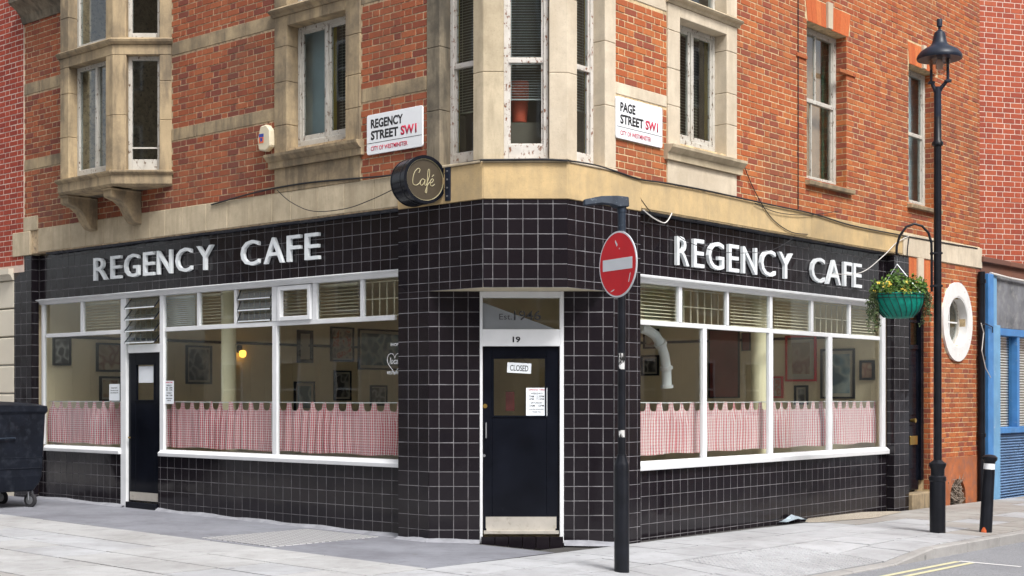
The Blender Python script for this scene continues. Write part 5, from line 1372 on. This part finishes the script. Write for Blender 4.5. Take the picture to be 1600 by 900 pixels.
def script(pts,r_=.0045,cl=False):
    # smooth Catmull-Rom through pts in sign-face coordinates
    out=[]; p=[pts[0]]+pts+[pts[-1]]
    for i in range(1,len(p)-2):
        for k in range(6):
            t=k/6; a,b_,c_,d_=p[i-1],p[i],p[i+1],p[i+2]
            out.append(tuple(.5*((2*b_[q])+(-a[q]+c_[q])*t+(2*a[q]-5*b_[q]+4*c_[q]-d_[q])*t*t+(-a[q]+3*b_[q]-3*c_[q]+d_[q])*t**3) for q in(0,1)))
    out.append(pts[-1])
    MB().tube([cS+uS*x+Vector((0,0,z))-nS*.008 for x,z in out],r_,5).build('script_letter',M['goldline'],cs_)
sxy=lambda l:[((x-480)/340*.44*1.0,(650-y)/376*.5) for x,y in l]   # measured on the face
script(sxy([(425,600),(435,575),(415,568),(385,600),(370,650),(372,690),(400,700),(430,680),(440,660)]))
script(sxy([(480,655),(460,645),(440,665),(438,690),(455,695),(475,670),(482,650),(478,690),(492,690),(505,665)]))
script(sxy([(500,670),(520,620),(522,570),(510,575),(502,640),(496,740),(488,755),(484,740),(505,690),(525,665)]))
script(sxy([(528,675),(548,665),(558,645),(545,640),(530,660),(532,690),(550,695),(570,678)])); script(sxy([(545,622),(562,606)]))
# wall bracket plate with bolts
bp=L.s(702); MB().box(L,bp-.035,bp+.035,.013,.03,L.z(702,314),L.z(702,262)).build('bracket',M['darkblue'],cs_)
for k in range(4):
    z=L.z(702,307)+k*(L.z(702,268)-L.z(702,307))/3; c=L.p(bp,.03,z); MB().tube([c,c+L.n.to_3d()*.01],.01,8).build('bolt',M['steel'],cs_)
e=cS+uS*(rS-.01)-nS*.1; f_=L.p(bp,.02,cS.z); MB().tube([e+Vector((0,0,.08)),f_+Vector((0,0,.08))],.015,8).build('bracket_arm',M['darkblue'],cs_); MB().tube([e-Vector((0,0,.08)),f_-Vector((0,0,.08))],.015,8).build('bracket_arm',M['darkblue'],cs_)
# ---- cables
def cable(fr,pts,d,r_,mat,label,sub=8,name='cable'):
    pp=[]; P=[(x,y) for x,y in pts]; p=[P[0]]+P+[P[-1]]
    for i in range(1,len(p)-2):
        for k in range(sub):
            t=k/sub; a,b_,c_,d_=p[i-1],p[i],p[i+1],p[i+2]
            pp.append(tuple(.5*((2*b_[q])+(-a[q]+c_[q])*t+(2*a[q]-5*b_[q]+4*c_[q]-d_[q])*t*t+(-a[q]+3*b_[q]-3*c_[q]+d_[q])*t**3) for q in(0,1)))
    pp.append(P[-1]); V=[fr.p(fr.s(x,d),d,fr.z(x,y,d)) for x,y in pp]
    o=MB().tube(V,r_,6).build(name,mat,loc=V[0]); tag(o,label,'cable'); return o
cable(L,[(330,320),(402,300),(470,287),(540,280),(600,275),(650,268),(700,259),(752,250)],.02,.010,M['cable'],'black cable clipped along the top of the stone course on Regency Street')
cable(K,[(752,250),(800,249.5),(850,249),(888,251)],.045,.012,M['cable'],'black cable under the corner windows')
cable(Rr,[(888,251),(930,258),(963,268),(1000,280),(1040,286),(1100,297),(1200,319),(1270,334),(1330,352),(1400,366),(1455,376),(1527,388)],.025,.010,M['cable'],'long black cable along the top of the stone course on Page Street')
cable(L,[(433,297),(455,316),(490,330),(540,326),(580,312),(612,297)],.04,.005,M['cable'],'thin cable looping down between the alarm and the round sign')
cable(Rr,[(1000,309),(1020,335),(1045,356),(1075,378),(1130,394),(1200,392),(1240,372)],.01,.004,M['cable'],'thin cable sagging across the REGENCY letters on Page Street')
cable(Rr,[(1005,328),(1020,340),(1036,348),(1043,345),(1050,333)],.02,.007,M['cablew'],'short white cable end hanging from the flashing by the corner')
cable(Rr,[(1162,258),(1180,300),(1205,340),(1235,362),(1262,366)],.02,.006,M['cable'],'dark cable dropping from the sill of the stone framed Page Street window')
cable(Rr,[(1180,318),(1215,332),(1262,336),(1310,330)],.03,.005,M['cable'],'thin cable drooping under the brick on Page Street')
cable(Rr,[(1300,428),(1345,426),(1380,400),(1400,380),(1420,369)],.03,.006,M['cablew'],'grey cable rising over the fascia behind the hanging basket')
cable(Rr,[(1420,372),(1418,390),(1417.5,403)],.03,.008,M['cable'],'short black conduit above the private door')
# ------------------------------------------------------------------ neighbours
nb=thing('neighbour_building','bright red brick building with cream banded ground floor at the left edge','building',L.p(SLE+1,0,0))
NB=[]; n0=SLE+.002; zr=L.z(10,428)
b=MB(); wall_holes(b,L,n0,22,zr,TOPZ+1.5,.009,-.3,[]); nw=b.build('brick_wall',M['mortarN'],nb,recalc=False)
lay(L,n0,n0+1.2,zr+.1,TOPZ,.0765,[],'brickN','N',reg=NB)
for t in NB:
    if t[0]>0: piece('brick',L,t[2],t[3],t[4],t[5],.012+t[6],.05,M['brickN'],nw,'brick')
NB2=[]; lay(L,n0+1.2,n0+7,zr+.1,TOPZ+1.4,.0765,[],'brickN','N',reg=NB2); sbm=MB()
for t in NB2: sbm.cbox(L,t[2],t[3],-.02,.012+t[6],t[4],t[5],.003)
sbm.build('bricks',M['brickN'],nw,kind='stuff',recalc=False)
# cornice and banded render
z=zr; 
n1=L.s(22)+.003
prof(L,n1,22,[(-.2,zr-.10),(.02,zr-.10),(.06,zr-.03),(.09,zr-.02),(.09,zr+.06),(-.2,zr+.09)],M['renderN'],nb,'cornice')
k=0; z=zr-.102
while z>-.5: MB().box(L,n1,22,-.2,.0,z-.405,z-.012).build('render_band',M['renderN'],nb,bev=.012); MB().box(L,n1,22,-.2,-.03,z-.012,z).build('joint',M['renderN'],nb); z-=.417
# right building (behind the blue shop), turned nearly square to the camera
rb=thing('red_brick_block','tall pale red brick block rising behind the blue shopfront','building',(8.5,23.5,0))
cr=Vector(((1522-CX)/FPX*25.7,25.7,0)); RB=F2((cr.x,cr.y),(.962,.272),(.272,-.962)); BL_=[]
b=MB(); b.box(RB,0,14,-6,-.003,-.3,13); rw=b.build('brick_wall',M['mortarN'],rb)
lay(RB,0,1.3,3.6,9.6,.098,[],'brickM','M',st=.26,hd=.13,reg=BL_)
for t in BL_: 
    if t[0]>0: piece('brick',RB,t[2],t[3],t[4],t[5],t[6],.05,M['brickM'],rw,'brick')
BL2=[]; lay(RB,1.3,9,3.6,12.9,.098,[],'brickM','M',st=.26,hd=.13,reg=BL2); sbm=MB()
for t in BL2: sbm.cbox(RB,t[2],t[3],-.02,t[6],t[4],t[5],.003)
sbm.build('bricks',M['brickM'],rw,kind='stuff',recalc=False)
# blue shop
bs_=thing('blue_shopfront','single storey shopfront with sky blue paint and corrugated panel at the right edge','shop',Rr.p(SRE+1.5,0,0))
X0=SRE+.02; BE=X0+7
zcp=Rr.z(1535,410)
def bx(xa,xb,d0,d1,z0,z1,name,mat,bev=.006):
    s0=xa if xa<50 else Rr.s(xa); s1=xb if xb<50 else Rr.s(xb); return MB().box(Rr,s0,s1,d0,d1,z0,z1).build(name,mat,bs_,bev=bev)
BRW=[]
MB().box(Rr,X0,BE,-.5,-.0,Rr.z(1545,428),zcp).build('parapet',M['brickBrown'],bs_)
a=X0
for i in range(6):
    MB().box(Rr,a,a+1.1,-.5,.06,zcp,zcp+.09).build('coping',M['brickBrown'],bs_,bev=.01); a+=1.105
zf1=Rr.z(1545,428); zf0=Rr.z(1553,514); zs0=Rr.z(1553,672)
bx(1543,1552,-.1,.06,-.4,zf1,'pilaster_edge',M['blueL']); bx(1533,1541.5,-.1,.12,-.4,zf1-.02,'pilaster',M['blue']); bx(1541.5,1554,-.1,.10,-.4,Rr.z(1545,508),'pilaster',M['blueL'])
bx(1552,BE,-.1,.03,zf0+.02,zf1-.01,'fascia_board',M['board'])
MB().tube([Rr.p(Rr.s(1540),.08,zf1-.0),Rr.p(Rr.s(1570),.08,zf1-.03),Rr.p(BE,.08,zf1-.10)],.02,8).build('gutter_pipe',M['cablew'],bs_)
bx(1553.5,BE,-.12,.04,zf0-.10,zf0+.018,'frame_head',M['blue']); bx(1553.5,BE,-.12,.06,zs0-.06,zs0+.04,'frame_sill',M['blue'])
for xa in(1554,1587,1640): 
    s=Rr.s(xa); MB().box(Rr,s,s+.10,-.12,.03,zs0+.04,zf0-.10).build('mullion',M['blue'],bs_,bev=.005)
MB().box(Rr,Rr.s(1554),BE,-.07,-.064,zs0,zf0-.05).build('pane',M['glass'],bs_)
M['bblind']=plain('white_blind',(.62,.60,.60),.7)
blind(Rr,Rr.s(1554)+.1,BE-.2,zs0+.05,zf0-.1,-.14,M['bblind'],'white slatted blind filling the blue shop window',.045,.9)
bx(1550,BE,-.3,-.25,-.3,zf1,'inner_wall',M['innerD'])
# corrugated panel
b=MB(); zt=zs0-.06; zb=-.15; nn=96; s0=Rr.s(1552); n=0
for i in range(nn+1):
    z=zb+(zt-zb)*i/nn; dd=-.0+.022*math.sin(i*math.pi/2.)
    for a in(s0,BE): b.v.append(tuple(Rr.p(a,dd,z)))
for i in range(nn): k=2*i; b.f.append((k,k+1,k+3,k+2))
M['corr']=plain('corrugated_blue',(.15,.26,.44),.5,var=.2,sc=3,dirt=(.02,.02,.03),dthr=(.60,.66))
b.build('corrugated_panel',M['corr'],bs_,smooth='all')
# drainpipe between them
dpx=Rr.s(1527); P0_=Rr.p(dpx,.06,0)
dpipe=thing('drainpipe','black cast iron drainpipe between the brick wall and blue shop','drainpipe',Rr.p(dpx,.06,-.1))
MB().tube([Rr.p(dpx,.07,-.12),Rr.p(dpx,.07,Rr.z(1527,425))],.055,14).build('pipe',M['blackm'],dpipe,smooth=True)
for yy in(440,560,680): z=Rr.z(1527,yy); MB().tube([Rr.p(dpx,.07,z-.03),Rr.p(dpx,.07,z+.03)],.068,14).build('collar',M['blackm'],dpipe,smooth=True)
b=MB(); P=[(1533,505),(1537,520),(1534,548),(1540,575),(1548,590)]; V=[Rr.p(Rr.s(x,.16),.16,Rr.z(x,y,.16)) for x,y in P]; tag(MB().tube(V,.008,6).build('cable',M['cablew'],loc=V[0]),'loose pale wire hanging on the blue pilaster','cable')
V=[Rr.p(Rr.s(x,.14),.14,Rr.z(x,y,.14)) for x,y in((1532,509),(1540,506),(1551,511),(1551,520))]; tag(MB().tube(V,.008,6).build('cable',M['cable'],loc=V[0]),'dark wire looped over the top of the blue pilaster','cable')
# buildings across the two streets (out of frame, seen only in reflections)
M['oppo']=brickmat('brick_stock_opposite',[(.42,.34,.25),(.46,.38,.28),(.38,.30,.22)],(.25,.2,.16),.3)
M['oppg']=plain('dark_window',(.03,.035,.04),.1)
def oppo(fr,d,s0,s1,h,label):
    t=thing('terrace_building',label,'building',fr.p((s0+s1)/2,d,0),'terraces across the street')
    b=MB(); f=Fr(fr.p(0,d,0).to_2d(),fr.u,-fr.n); b.box(f,s0,s1,-6,0,-.6,h); b.build('wall',M['oppo'],t)
    b=MB(); b.box(f,s0,s1,0,.03,-.5,3.2); b.build('ground_floor_render',M['renderN'],t)
    b=MB(); b.box(f,s0-.05,s1+.05,0,.2,h-.4,h-.1); b.build('cornice',M['renderN'],t)
    a=s0+1.2
    while a<s1-1.5:
        z=.9
        while z<h-1.8:
            fr_=MB(); e=.09
            fr_.box(f,a,a+e,.02,.07,z,z+1.7).box(f,a+1.1-e,a+1.1,.02,.07,z,z+1.7).box(f,a+e,a+1.1-e,.02,.069,z,z+e).box(f,a+e,a+1.1-e,.02,.069,z+1.7-e,z+1.7).box(f,a+e,a+1.1-e,.02,.068,z+.82,z+.88)
            w__=fr_.build('window',M['white'],t); MB().box(f,a+e,a+1.1-e,.005,.045,z+e,z+1.7-e).build('pane',M['oppg'],w__); z+=3
        a+=2.6
oppo(L,15.5,2,26,12.5,'pale brick terrace across Regency Street, out of frame to the left'); oppo(Rr,13,3,28,12.5,'pale brick terrace across Page Street, out of frame to the right')
oppo(K,30,-16,16,17,'pale brick building behind the camera across the junction, out of frame')

# ------------------------------------------------------------------ street furniture
# no-entry sign post
X,Y,z0=onground(971.5,891)
g=thing('no_entry_sign','red no entry disc on a black post in front of the corner door','road sign',(X,Y,z0))
m2=lambda y:CAMH-(y-HY)*Y/FPX
rw_=11.8*Y/FPX; rn=6.3*Y/FPX
MB().lathe(X,Y,[(rw_,z0-.1),(rw_,m2(728)),(rw_*.98,m2(724)),(rw_*.62,m2(712)),(rw_*.62,m2(710))],28).build('base_post',M['blackm'],g,smooth=True)
MB().lathe(X,Y,[(rn,m2(714)),(rn,m2(330))],22).build('post',M['blackm'],g,smooth=True)
MB().lathe(X,Y,[(rn*.98,m2(470)),(rn*1.01,m2(330)),(rn*1.01,m2(313))],22).build('upper_post',M['bluegrey'],g,smooth=True)
nD=Vector((-.866,-.5,0)).normalized(); uD=Vector((.5,-.866,0)); uD=Vector((.5,-.866,0))
cD=Vector((X,Y,m2(414)))+nD*(rn+.03)+uD*.034; rD=.300
def dsc(r_,d0,d1,mat,name,seg=48):
    b=MB(); b.prism([cD+uD*r_*math.cos(2*math.pi*k/seg)+Vector((0,0,r_*math.sin(2*math.pi*k/seg)))+nD*d0 for k in range(seg)],tuple(nD*(d1-d0))); return b.build(name,mat,g)
dsc(rD,-.006,.0,M['signgrey'],'backplate'); dsc(rD-.002,.0,.002,M['signgrey'],'white_border'); dsc(rD-.016,.0025,.004,M['noentry'],'red_disc')
b=MB(); hw,hh=.235,.052
b.prism([cD+uD*x+Vector((0,0,z))+nD*.0045 for x,z in((-hw,-hh),(hw,-hh),(hw,hh),(-hw,hh))],tuple(nD*.0015)); b.build('white_bar',M['signgrey'],g)
b=MB()
for (x,z,w_,h_,an) in((-.02,.19,.012,.06,.7),(-.0+.03,.14,.006,.012,.4),(.19,-.13,.007,.09,-.25),(.0-.08,-.235,.035,.01,.2)):
    c_=cD+uD*x+Vector((0,0,z))+nD*.0045; ca,sa2=math.cos(an),math.sin(an)
    b.prism([c_+uD*(p*ca-q*sa2)+Vector((0,0,p*sa2+q*ca)) for p,q in((-w_,-h_/2),(w_*.6,-h_/2.4),(w_,h_/2),(-w_*.4,h_/2.6))],tuple(nD*.0008))
b.build('scratch',M['signgrey'],g)
for dz in(.15,-.15): MB().box(F2((X,Y),(uD.x,uD.y),(nD.x,nD.y)),-.05,.05,-rn-.01,rn+.026,cD.z+dz-.02,cD.z+dz+.02).build('clip',M['bluegrey'],g)
# lamp arm
zl=m2(316); b=MB(); tip=Vector((X,Y,zl+.0))+Vector((-.36,-.08,-.035)); 
fA=F2((X,Y),(-.975,-.22),(.22,-.975))
prs=[(-.055,.06,.045,-.045),(.05,.062,.052,-.05),(.10,.05,.052,-.03),(.20,.05,.046,-.022),(.36,.035,.012,-.045)]
for (a,hw2,zt2,zb2) in prs:
    for (dd,zz) in((-hw2,zb2),(hw2,zb2),(hw2*.8,zt2),(-hw2*.8,zt2)): b.v.append(tuple(fA.p(a,dd,zl+zz)))
for i in range(len(prs)-1):
    for j in range(4): a=4*i+j; e=4*i+(j+1)%4; b.f.append((a,e,e+4,a+4))
b.f.append((0,1,2,3)); k=4*(len(prs)-1); b.f.append((k+3,k+2,k+1,k)); b.build('lamp_arm',M['bluegrey'],g,bev=.008)
MB().tube([(X,Y,m2(332)),(X,Y,m2(316))],rn*1.15,18).build('arm_socket',M['bluegrey'],g,smooth=True)
# stickers on the post
for (yy0,yy1) in((552,577),(558,566),(672,683)):
    b=MB(); r_=rn+.0012
    n=6
    for k in range(n+1):
        th_=R(-140+90*k/n)
        for zz in(m2(yy1),m2(yy0)): b.v.append((X+r_*math.cos(th_),Y+r_*math.sin(th_),zz))
    for k in range(n): b.f.append((2*k,2*k+2,2*k+3,2*k+1))
    b.build('sticker',peel('sticker_torn',(.6,.6,.6),(.03,.03,.03),.50),g)
# thin conduit running down the pier beside the post
MB().tube([Rr.p(sR95-.0,.003,.05),Rr.p(sR95-.0,.003,SOF)],.004,6).build('corner_trim',M['steel'],bld)
# street lamp
X,Y,z0=onground(1465,832)
lp=thing('street_lamp','black cast lamp post with a domed lantern and hanging basket arm','street lamp',(X,Y,z0))
m3=lambda y:CAMH-(y-HY)*Y/FPX; pr=lambda px:px*Y/FPX
MB().lathe(X,Y,[(pr(12),z0-.1),(pr(12),m3(752)),(pr(13),m3(751)),(pr(13),m3(745)),(pr(10.5),m3(743)),(pr(10.5),m3(733)),(pr(13.2),m3(727)),(pr(13.2),m3(724)),(pr(8),m3(720)),(pr(7),m3(719))],28).build('base',M['blackm'],lp,smooth=True)
MB().lathe(X,Y,[(pr(6.4),m3(722)),(pr(6),m3(560)),(pr(5.8),m3(229)),(pr(8.6),m3(227)),(pr(8.8),m3(223)),(pr(6),m3(219)),(pr(5.2),m3(150))],22).build('post',M['blackm'],lp,smooth=True)
MB().lathe(X,Y,[(pr(5.4),m3(400)),(pr(5.6),m3(160)),(pr(5.6),m3(136))],22).build('upper_post',M['darkblue'],lp,smooth=True)
lean=(1468-1465)/FPX*Y
# bracket: two arms and uprights
Xl=X+lean
for sx in(-1,1):
    ex=Xl+sx*pr(11) ; 
    b=MB(); b.tube([(X,Y,m3(146)),(X+sx*pr(5),Y-.0,m3(138)),(ex,Y-.05*sx,m3(126)),(ex,Y-.05*sx,m3(128))],[pr(5),pr(3.2),pr(2.6),pr(3)],10); b.build('bracket_arm',M['darkblue'],lp,smooth=True)
    MB().tube([(ex,Y-.05*sx,m3(130)),(ex,Y-.05*sx,m3(84))],pr(2.2),10).build('upright',M['darkblue'],lp,smooth=True)
    MB().box(F2((ex,Y-.05*sx),(1,0),(0,-1)),-pr(5),pr(5),-.03,.03,m3(130),m3(126)).build('foot_plate',M['darkblue'],lp,bev=.006)
zr_=m3(88)
MB().lathe(Xl,Y,[(pr(34),m3(93)),(pr(34.8),m3(90)),(pr(33.5),m3(86)),(pr(29),m3(80)),(pr(22),m3(75.5)),(pr(15),m3(72)),(pr(11.5),m3(67)),(pr(9.8),m3(59)),(pr(8),m3(51)),(pr(5),m3(49)),(pr(2),m3(46)),(pr(2),m3(43)),(pr(4),m3(42)),(pr(4.5),m3(31)),(pr(4),m3(30))],36).build('canopy',M['darkblue'],lp,smooth=True)
MB().lathe(Xl,Y,[(pr(32),m3(92.5)),(pr(31),m3(91))],32).build('reflector',M['cream'],lp,smooth=True)
b=MB(); b.lathe(Xl,Y,[(pr(3),m3(117)),(pr(9),m3(114)),(pr(14),m3(107)),(pr(16.5),m3(98)),(pr(17.5),m3(92))],28); b.build('globe',M['lampglass'],lp,smooth=True)
b=MB(); b.lathe(Xl,Y,[(pr(5),m3(108)),(pr(6),m3(100)),(pr(3),m3(92.6))],14); b.build('bulb',M['peach'],lp,smooth=True)
# hanging basket arm: hoop towards the left
hp=[]; xo=pr(1455-1465)
pl=[(1455,456),(1455,400),(1454.5,380),(1450,364),(1440,353.5),(1428,350),(1415,355),(1405,369),(1400.5,385),(1400,396)]
V=[(X+(x-1465)*Y/FPX,Y-.02,m3(y)) for x,y in pl]
sm=[]
MB().tube(V,.015,10).build('basket_hoop',M['blackm'],lp,smooth=True)
for yy in(396,447): MB().box(F2((X,Y),(1,0),(0,-1)),pr(-11.5),pr(6.5),-.02,.045,m3(yy)-.012,m3(yy)+.012).build('clamp',M['blackm'],lp,bev=.003)
cX,cY=X+(1401-1465)*Y/FPX,Y-.02
V=[(cX+.028*math.cos(2*math.pi*k/14),cY,m3(400)+.028*math.sin(2*math.pi*k/14)) for k in range(15)]
MB().tube(V,.006,6).build('ring',M['blackm'],lp)
# hanging basket
bX,bY=X+(1403-1465)*Y/FPX,Y-.04; zrim=m3(462); zbot=m3(497.5); rb_=pr(38.5)
hb_=thing('hanging_basket','teal lined wire hanging basket with green leaves and yellow flowers','hanging basket',(bX,bY,zbot))
H=zrim-zbot
profl=[(rb_*.42,zbot),(rb_*.58,zbot+.01),(rb_*.80,zbot+H*.30),(rb_*.93,zbot+H*.60),(rb_*.985,zbot+H*.85),(rb_*.99,zrim+.02),(rb_*.93,zrim+.02),(rb_*.9,zrim-.03)]
MB().lathe(bX,bY,profl,32).build('liner',M['teal'],hb_,smooth=True)
b=MB()
for k in range(22):
    t=2*math.pi*k/22; b.tube([(bX+(r_+.006)*math.cos(t+(.35*(1-(z-zbot)/H) if z<zrim else 0)),bY+(r_+.006)*math.sin(t+(.35*(1-(z-zbot)/H) if z<zrim else 0)),z) for r_,z in profl[1:6]],.0035,4)
for f_ in(.86,1.0): rr_=rb_*(.99)+.008; b.tube([(bX+rr_*math.cos(2*math.pi*k/32),bY+rr_*math.sin(2*math.pi*k/32),zbot+H*f_) for k in range(33)],.0045,4)
b.build('wire_frame',M['cable'],hb_)
for an in(R(200),R(320),R(80)):
    A_=Vector((bX+rb_*.97*math.cos(an),bY+rb_*.97*math.sin(an),zrim)); T_=Vector((cX,cY,m3(413))); b=MB(); n=26
    for k in range(n):
        p0=A_.lerp(T_,k/n); p1=A_.lerp(T_,(k+.8)/n); b.tube([p0,p1],.005 if k%2 else .0035,4)
    b.build('chain',M['steel'],hb_)
MB().tube([(cX,cY,m3(413)),(cX,cY,m3(403))],.006,6).build('hook',M['steel'],hb_)
def leafmesh(b,c,size,nrm):
    u=nrm.orthogonal().normalized(); u.rotate(Matrix.Rotation(random.uniform(0,6.28),3,nrm)); v=nrm.cross(u); s=size
    b.v+=[tuple(c-u*s),tuple(c-u*s*.2+v*s*.55+nrm*s*.2),tuple(c+u*s),tuple(c-u*s*.2-v*s*.55+nrm*s*.2)]; k=len(b.v)-4; b.f+=[(k,k+1,k+2),(k,k+2,k+3)]
rv=lambda:Vector((random.gauss(0,1),random.gauss(0,1),random.gauss(0,1))).normalized()
b=MB(); fl_=MB(); iv=MB()
for k in range(950):
    t=random.uniform(0,6.28); r_=rb_*math.sqrt(random.random())*1.13; cl_=math.sin(t*3+1)*.05+math.sin(t*5)*.03
    h=random.uniform(-.02,1)**1.0*(.20+cl_+.05*math.exp(-((r_*math.cos(t)+.03)/.12)**2)); c=Vector((bX+r_*math.cos(t),bY+r_*math.sin(t),zrim+.01+max(0,h)*(1.15-r_/rb_*.35)))
    nr=(rv()+Vector((0,-.3,.7))).normalized(); leafmesh(b,c,random.uniform(.018,.036),nr)
for k in range(18):
    t=random.uniform(3.0,6.5); r_=rb_*random.uniform(.5,1.08); c=Vector((bX+r_*math.cos(t),bY+r_*math.sin(t),zrim+random.uniform(.03,.15)))
    for q in range(5): leafmesh(fl_,c+rv()*.012,.017,(rv()*.4+Vector((0,-.8,.4))).normalized())
trails=[(-1.0,.38),(-.93,.30),(-.86,.22),(-.97,.18),(-.75,.08),(1.0,.28),(.95,.2),(.88,.14),(-1.05,.12),(1.04,.1),(-.9,.42),(-1.1,.46),(-1.0,.5),(-1.06,.33),(1.05,.4),(1.1,.25),(.97,.33)]
for (fx,ln) in trails:
    st_=Vector((bX+fx*rb_,bY-random.uniform(0,.1),zrim+.04)); p=st_.copy(); pts=[p.copy()]; n=int(ln/.03)
    for j in range(n): p=p+Vector((random.uniform(-.014,.014)+(-.006 if fx<0 else .006)*(j<4),random.uniform(-.01,.006),-.03)); pts.append(p.copy())
    iv.tube(pts,.0025,4)
    for q in pts:
        for z in range(5): leafmesh(iv,q+rv()*.026,random.uniform(.012,.022),(rv()+Vector((0,-.8,0))).normalized())
b.build('foliage',M['leaf'],hb_,recalc=False); fl_.build('flowers',M['flower'],hb_,recalc=False); iv.build('trailing_ivy',M['leafd'],hb_,recalc=False)
# bollard
X,Y,z0=onground(1540,831.5)
bo=thing('bollard','black bollard with a white band leaning beside the kerb','bollard',(X,Y,z0))
m4=lambda y:CAMH-(y-HY)*Y/FPX; pr=lambda px:px*Y/FPX
def oct_(prf,name,mat,seg=24): 
    o=MB().lathe(X,Y,prf,seg).build(name,mat,bo,smooth=True); return o
oct_([(pr(9.8),z0-.1),(pr(8.8),m4(733))],'shaft',M['blackm']); oct_([(pr(8.7),m4(733)),(pr(8.6),m4(724))],'white_band',M['signwhite'])
oct_([(pr(8.5),m4(724)),(pr(9),m4(721)),(pr(11.5),m4(718)),(pr(11.7),m4(714)),(pr(8),m4(711)),(pr(2),m4(710))],'cap',M['blackm'])
b=MB(); 
for k in range(5):
    th_=R(-150+12*k)
    for zz,rr2 in((z0-.0,pr(9.9)),(z0+.06*math.sin(math.pi*(k+.5)/5)+.005,pr(9.88))): b.v.append((X+rr2*math.cos(th_),Y+rr2*math.sin(th_),zz))
for k in range(4): b.f.append((2*k,2*k+2,2*k+3,2*k+1))
b.build('rust_patch',M['lorange'],bo)
bo.rotation_euler=(0,R(3.2),0)
# wheeled bin
q=Vector(((70-CX)/FPX*18.6,18.6,0)); s_,d_=L.loc(q.xy); gB=gz0(q.x)
bn=thing('wheeled_bin','large black four wheeled refuse container against the left end of the cafe','bin',(q.x-.4,q.y,gB))
Fb=F2((q.x,q.y),(L.n.x,L.n.y),(-L.u.x,-L.u.y))     # s runs away from the wall, outward towards the viewer
Wb=1.37; Db=.98; zt=gB+1.38
b=MB(); rows=[(gB+.22,.10,.05),(gB+.34,.02,.02),(gB+.42,0,.0),(zt-.14,-.03,-.03),(zt-.10,-.055,-.05),(zt-.06,-.055,-.05)]
for (z,ins,ind) in rows:
    for (a,dd) in((0.03+ins,-ind),(Wb-ins,-ind),(Wb-ins,-Db+ind),(0.03+ins,-Db+ind)): b.v.append(tuple(Fb.p(a,dd,z)))
for i in range(len(rows)-1):
    for j in range(4): a=4*i+j;e=4*i+(j+1)%4; b.f.append((a,e,e+4,a+4))
b.f.append((3,2,1,0)); b.build('body',M['binplastic'],bn,bev=.02)
b=MB()
for k,zz in enumerate((.52,.66,.80,1.0,1.12)): b.box(Fb,.02,Wb-.02,-.02,.012+.006*(k>2),gB+zz,gB+zz+.016)
b.build('rib',M['binplastic'],bn,bev=.004)
b=MB(); b.tube([Fb.p(.45,.04,gB+.93),Fb.p(.46,.055,gB+.935),Fb.p(.72,.055,gB+.93),Fb.p(.73,.04,gB+.93)],.01,8); b.build('handle',M['bluegrey'],bn)
b=MB(); n=10
for i in range(n+1):
    a=-.0+(Wb+.03)*i/n; h=.045*math.sin(math.pi*i/n)
    for (dd,zz) in((.045,zt-.06),(.045,zt-.03+h*.3),(-.25,zt+h*.8),(-Db*.6,zt+h),(-Db-.03,zt-.04)): b.v.append(tuple(Fb.p(a-.01,dd,zz)))
for i in range(n):
    for j in range(4): k=5*i+j; b.f.append((k,k+1,k+6,k+5))
b.f.append((0,1,2,3,4)); b.f.append(tuple(5*n+j for j in(4,3,2,1,0))); b.build('lid',M['binplastic'],bn,smooth=True)
dsk=MB(); dsk.prism([Fb.p(.74+.11*math.cos(2*math.pi*k/20),.03,gB+1.2+.05*math.sin(2*math.pi*k/20)) for k in range(20)],tuple(Fb.n.to_3d()*.006)); dsk.build('emblem',M['binplastic'],bn)
for (a,dd) in((.14,-.12),(Wb-.15,-.12),(.14,-Db+.12),(Wb-.15,-Db+.12)):
    c=Fb.p(a,dd,gB+.095); ax=(Fb.u.to_3d()*.9+Fb.n.to_3d()*.3).normalized()
    w0=grp('castor',None,bn); 
    w0.matrix_parent_inverse=Matrix.Translation(bn['_w']).inverted()
    MB().tube([c-ax*.022,c+ax*.022],.095,22).build('tyre',M['rubber'],w0,smooth=True,bev=.006); MB().tube([c-ax*.026,c+ax*.026],.055,16).build('hub',M['steel'],w0,smooth=True)
    b=MB(); up=Vector((0,0,1))
    b.tube([c+ax*.04,c+ax*.04+up*.11,c+up*.14],.012,6); b.tube([c-ax*.04,c-ax*.04+up*.11,c+up*.14],.012,6); b.build('fork',M['steel'],w0)
# tidy helper properties
for o in bpy.data.objects:
    if '_w' in o: del o['_w']
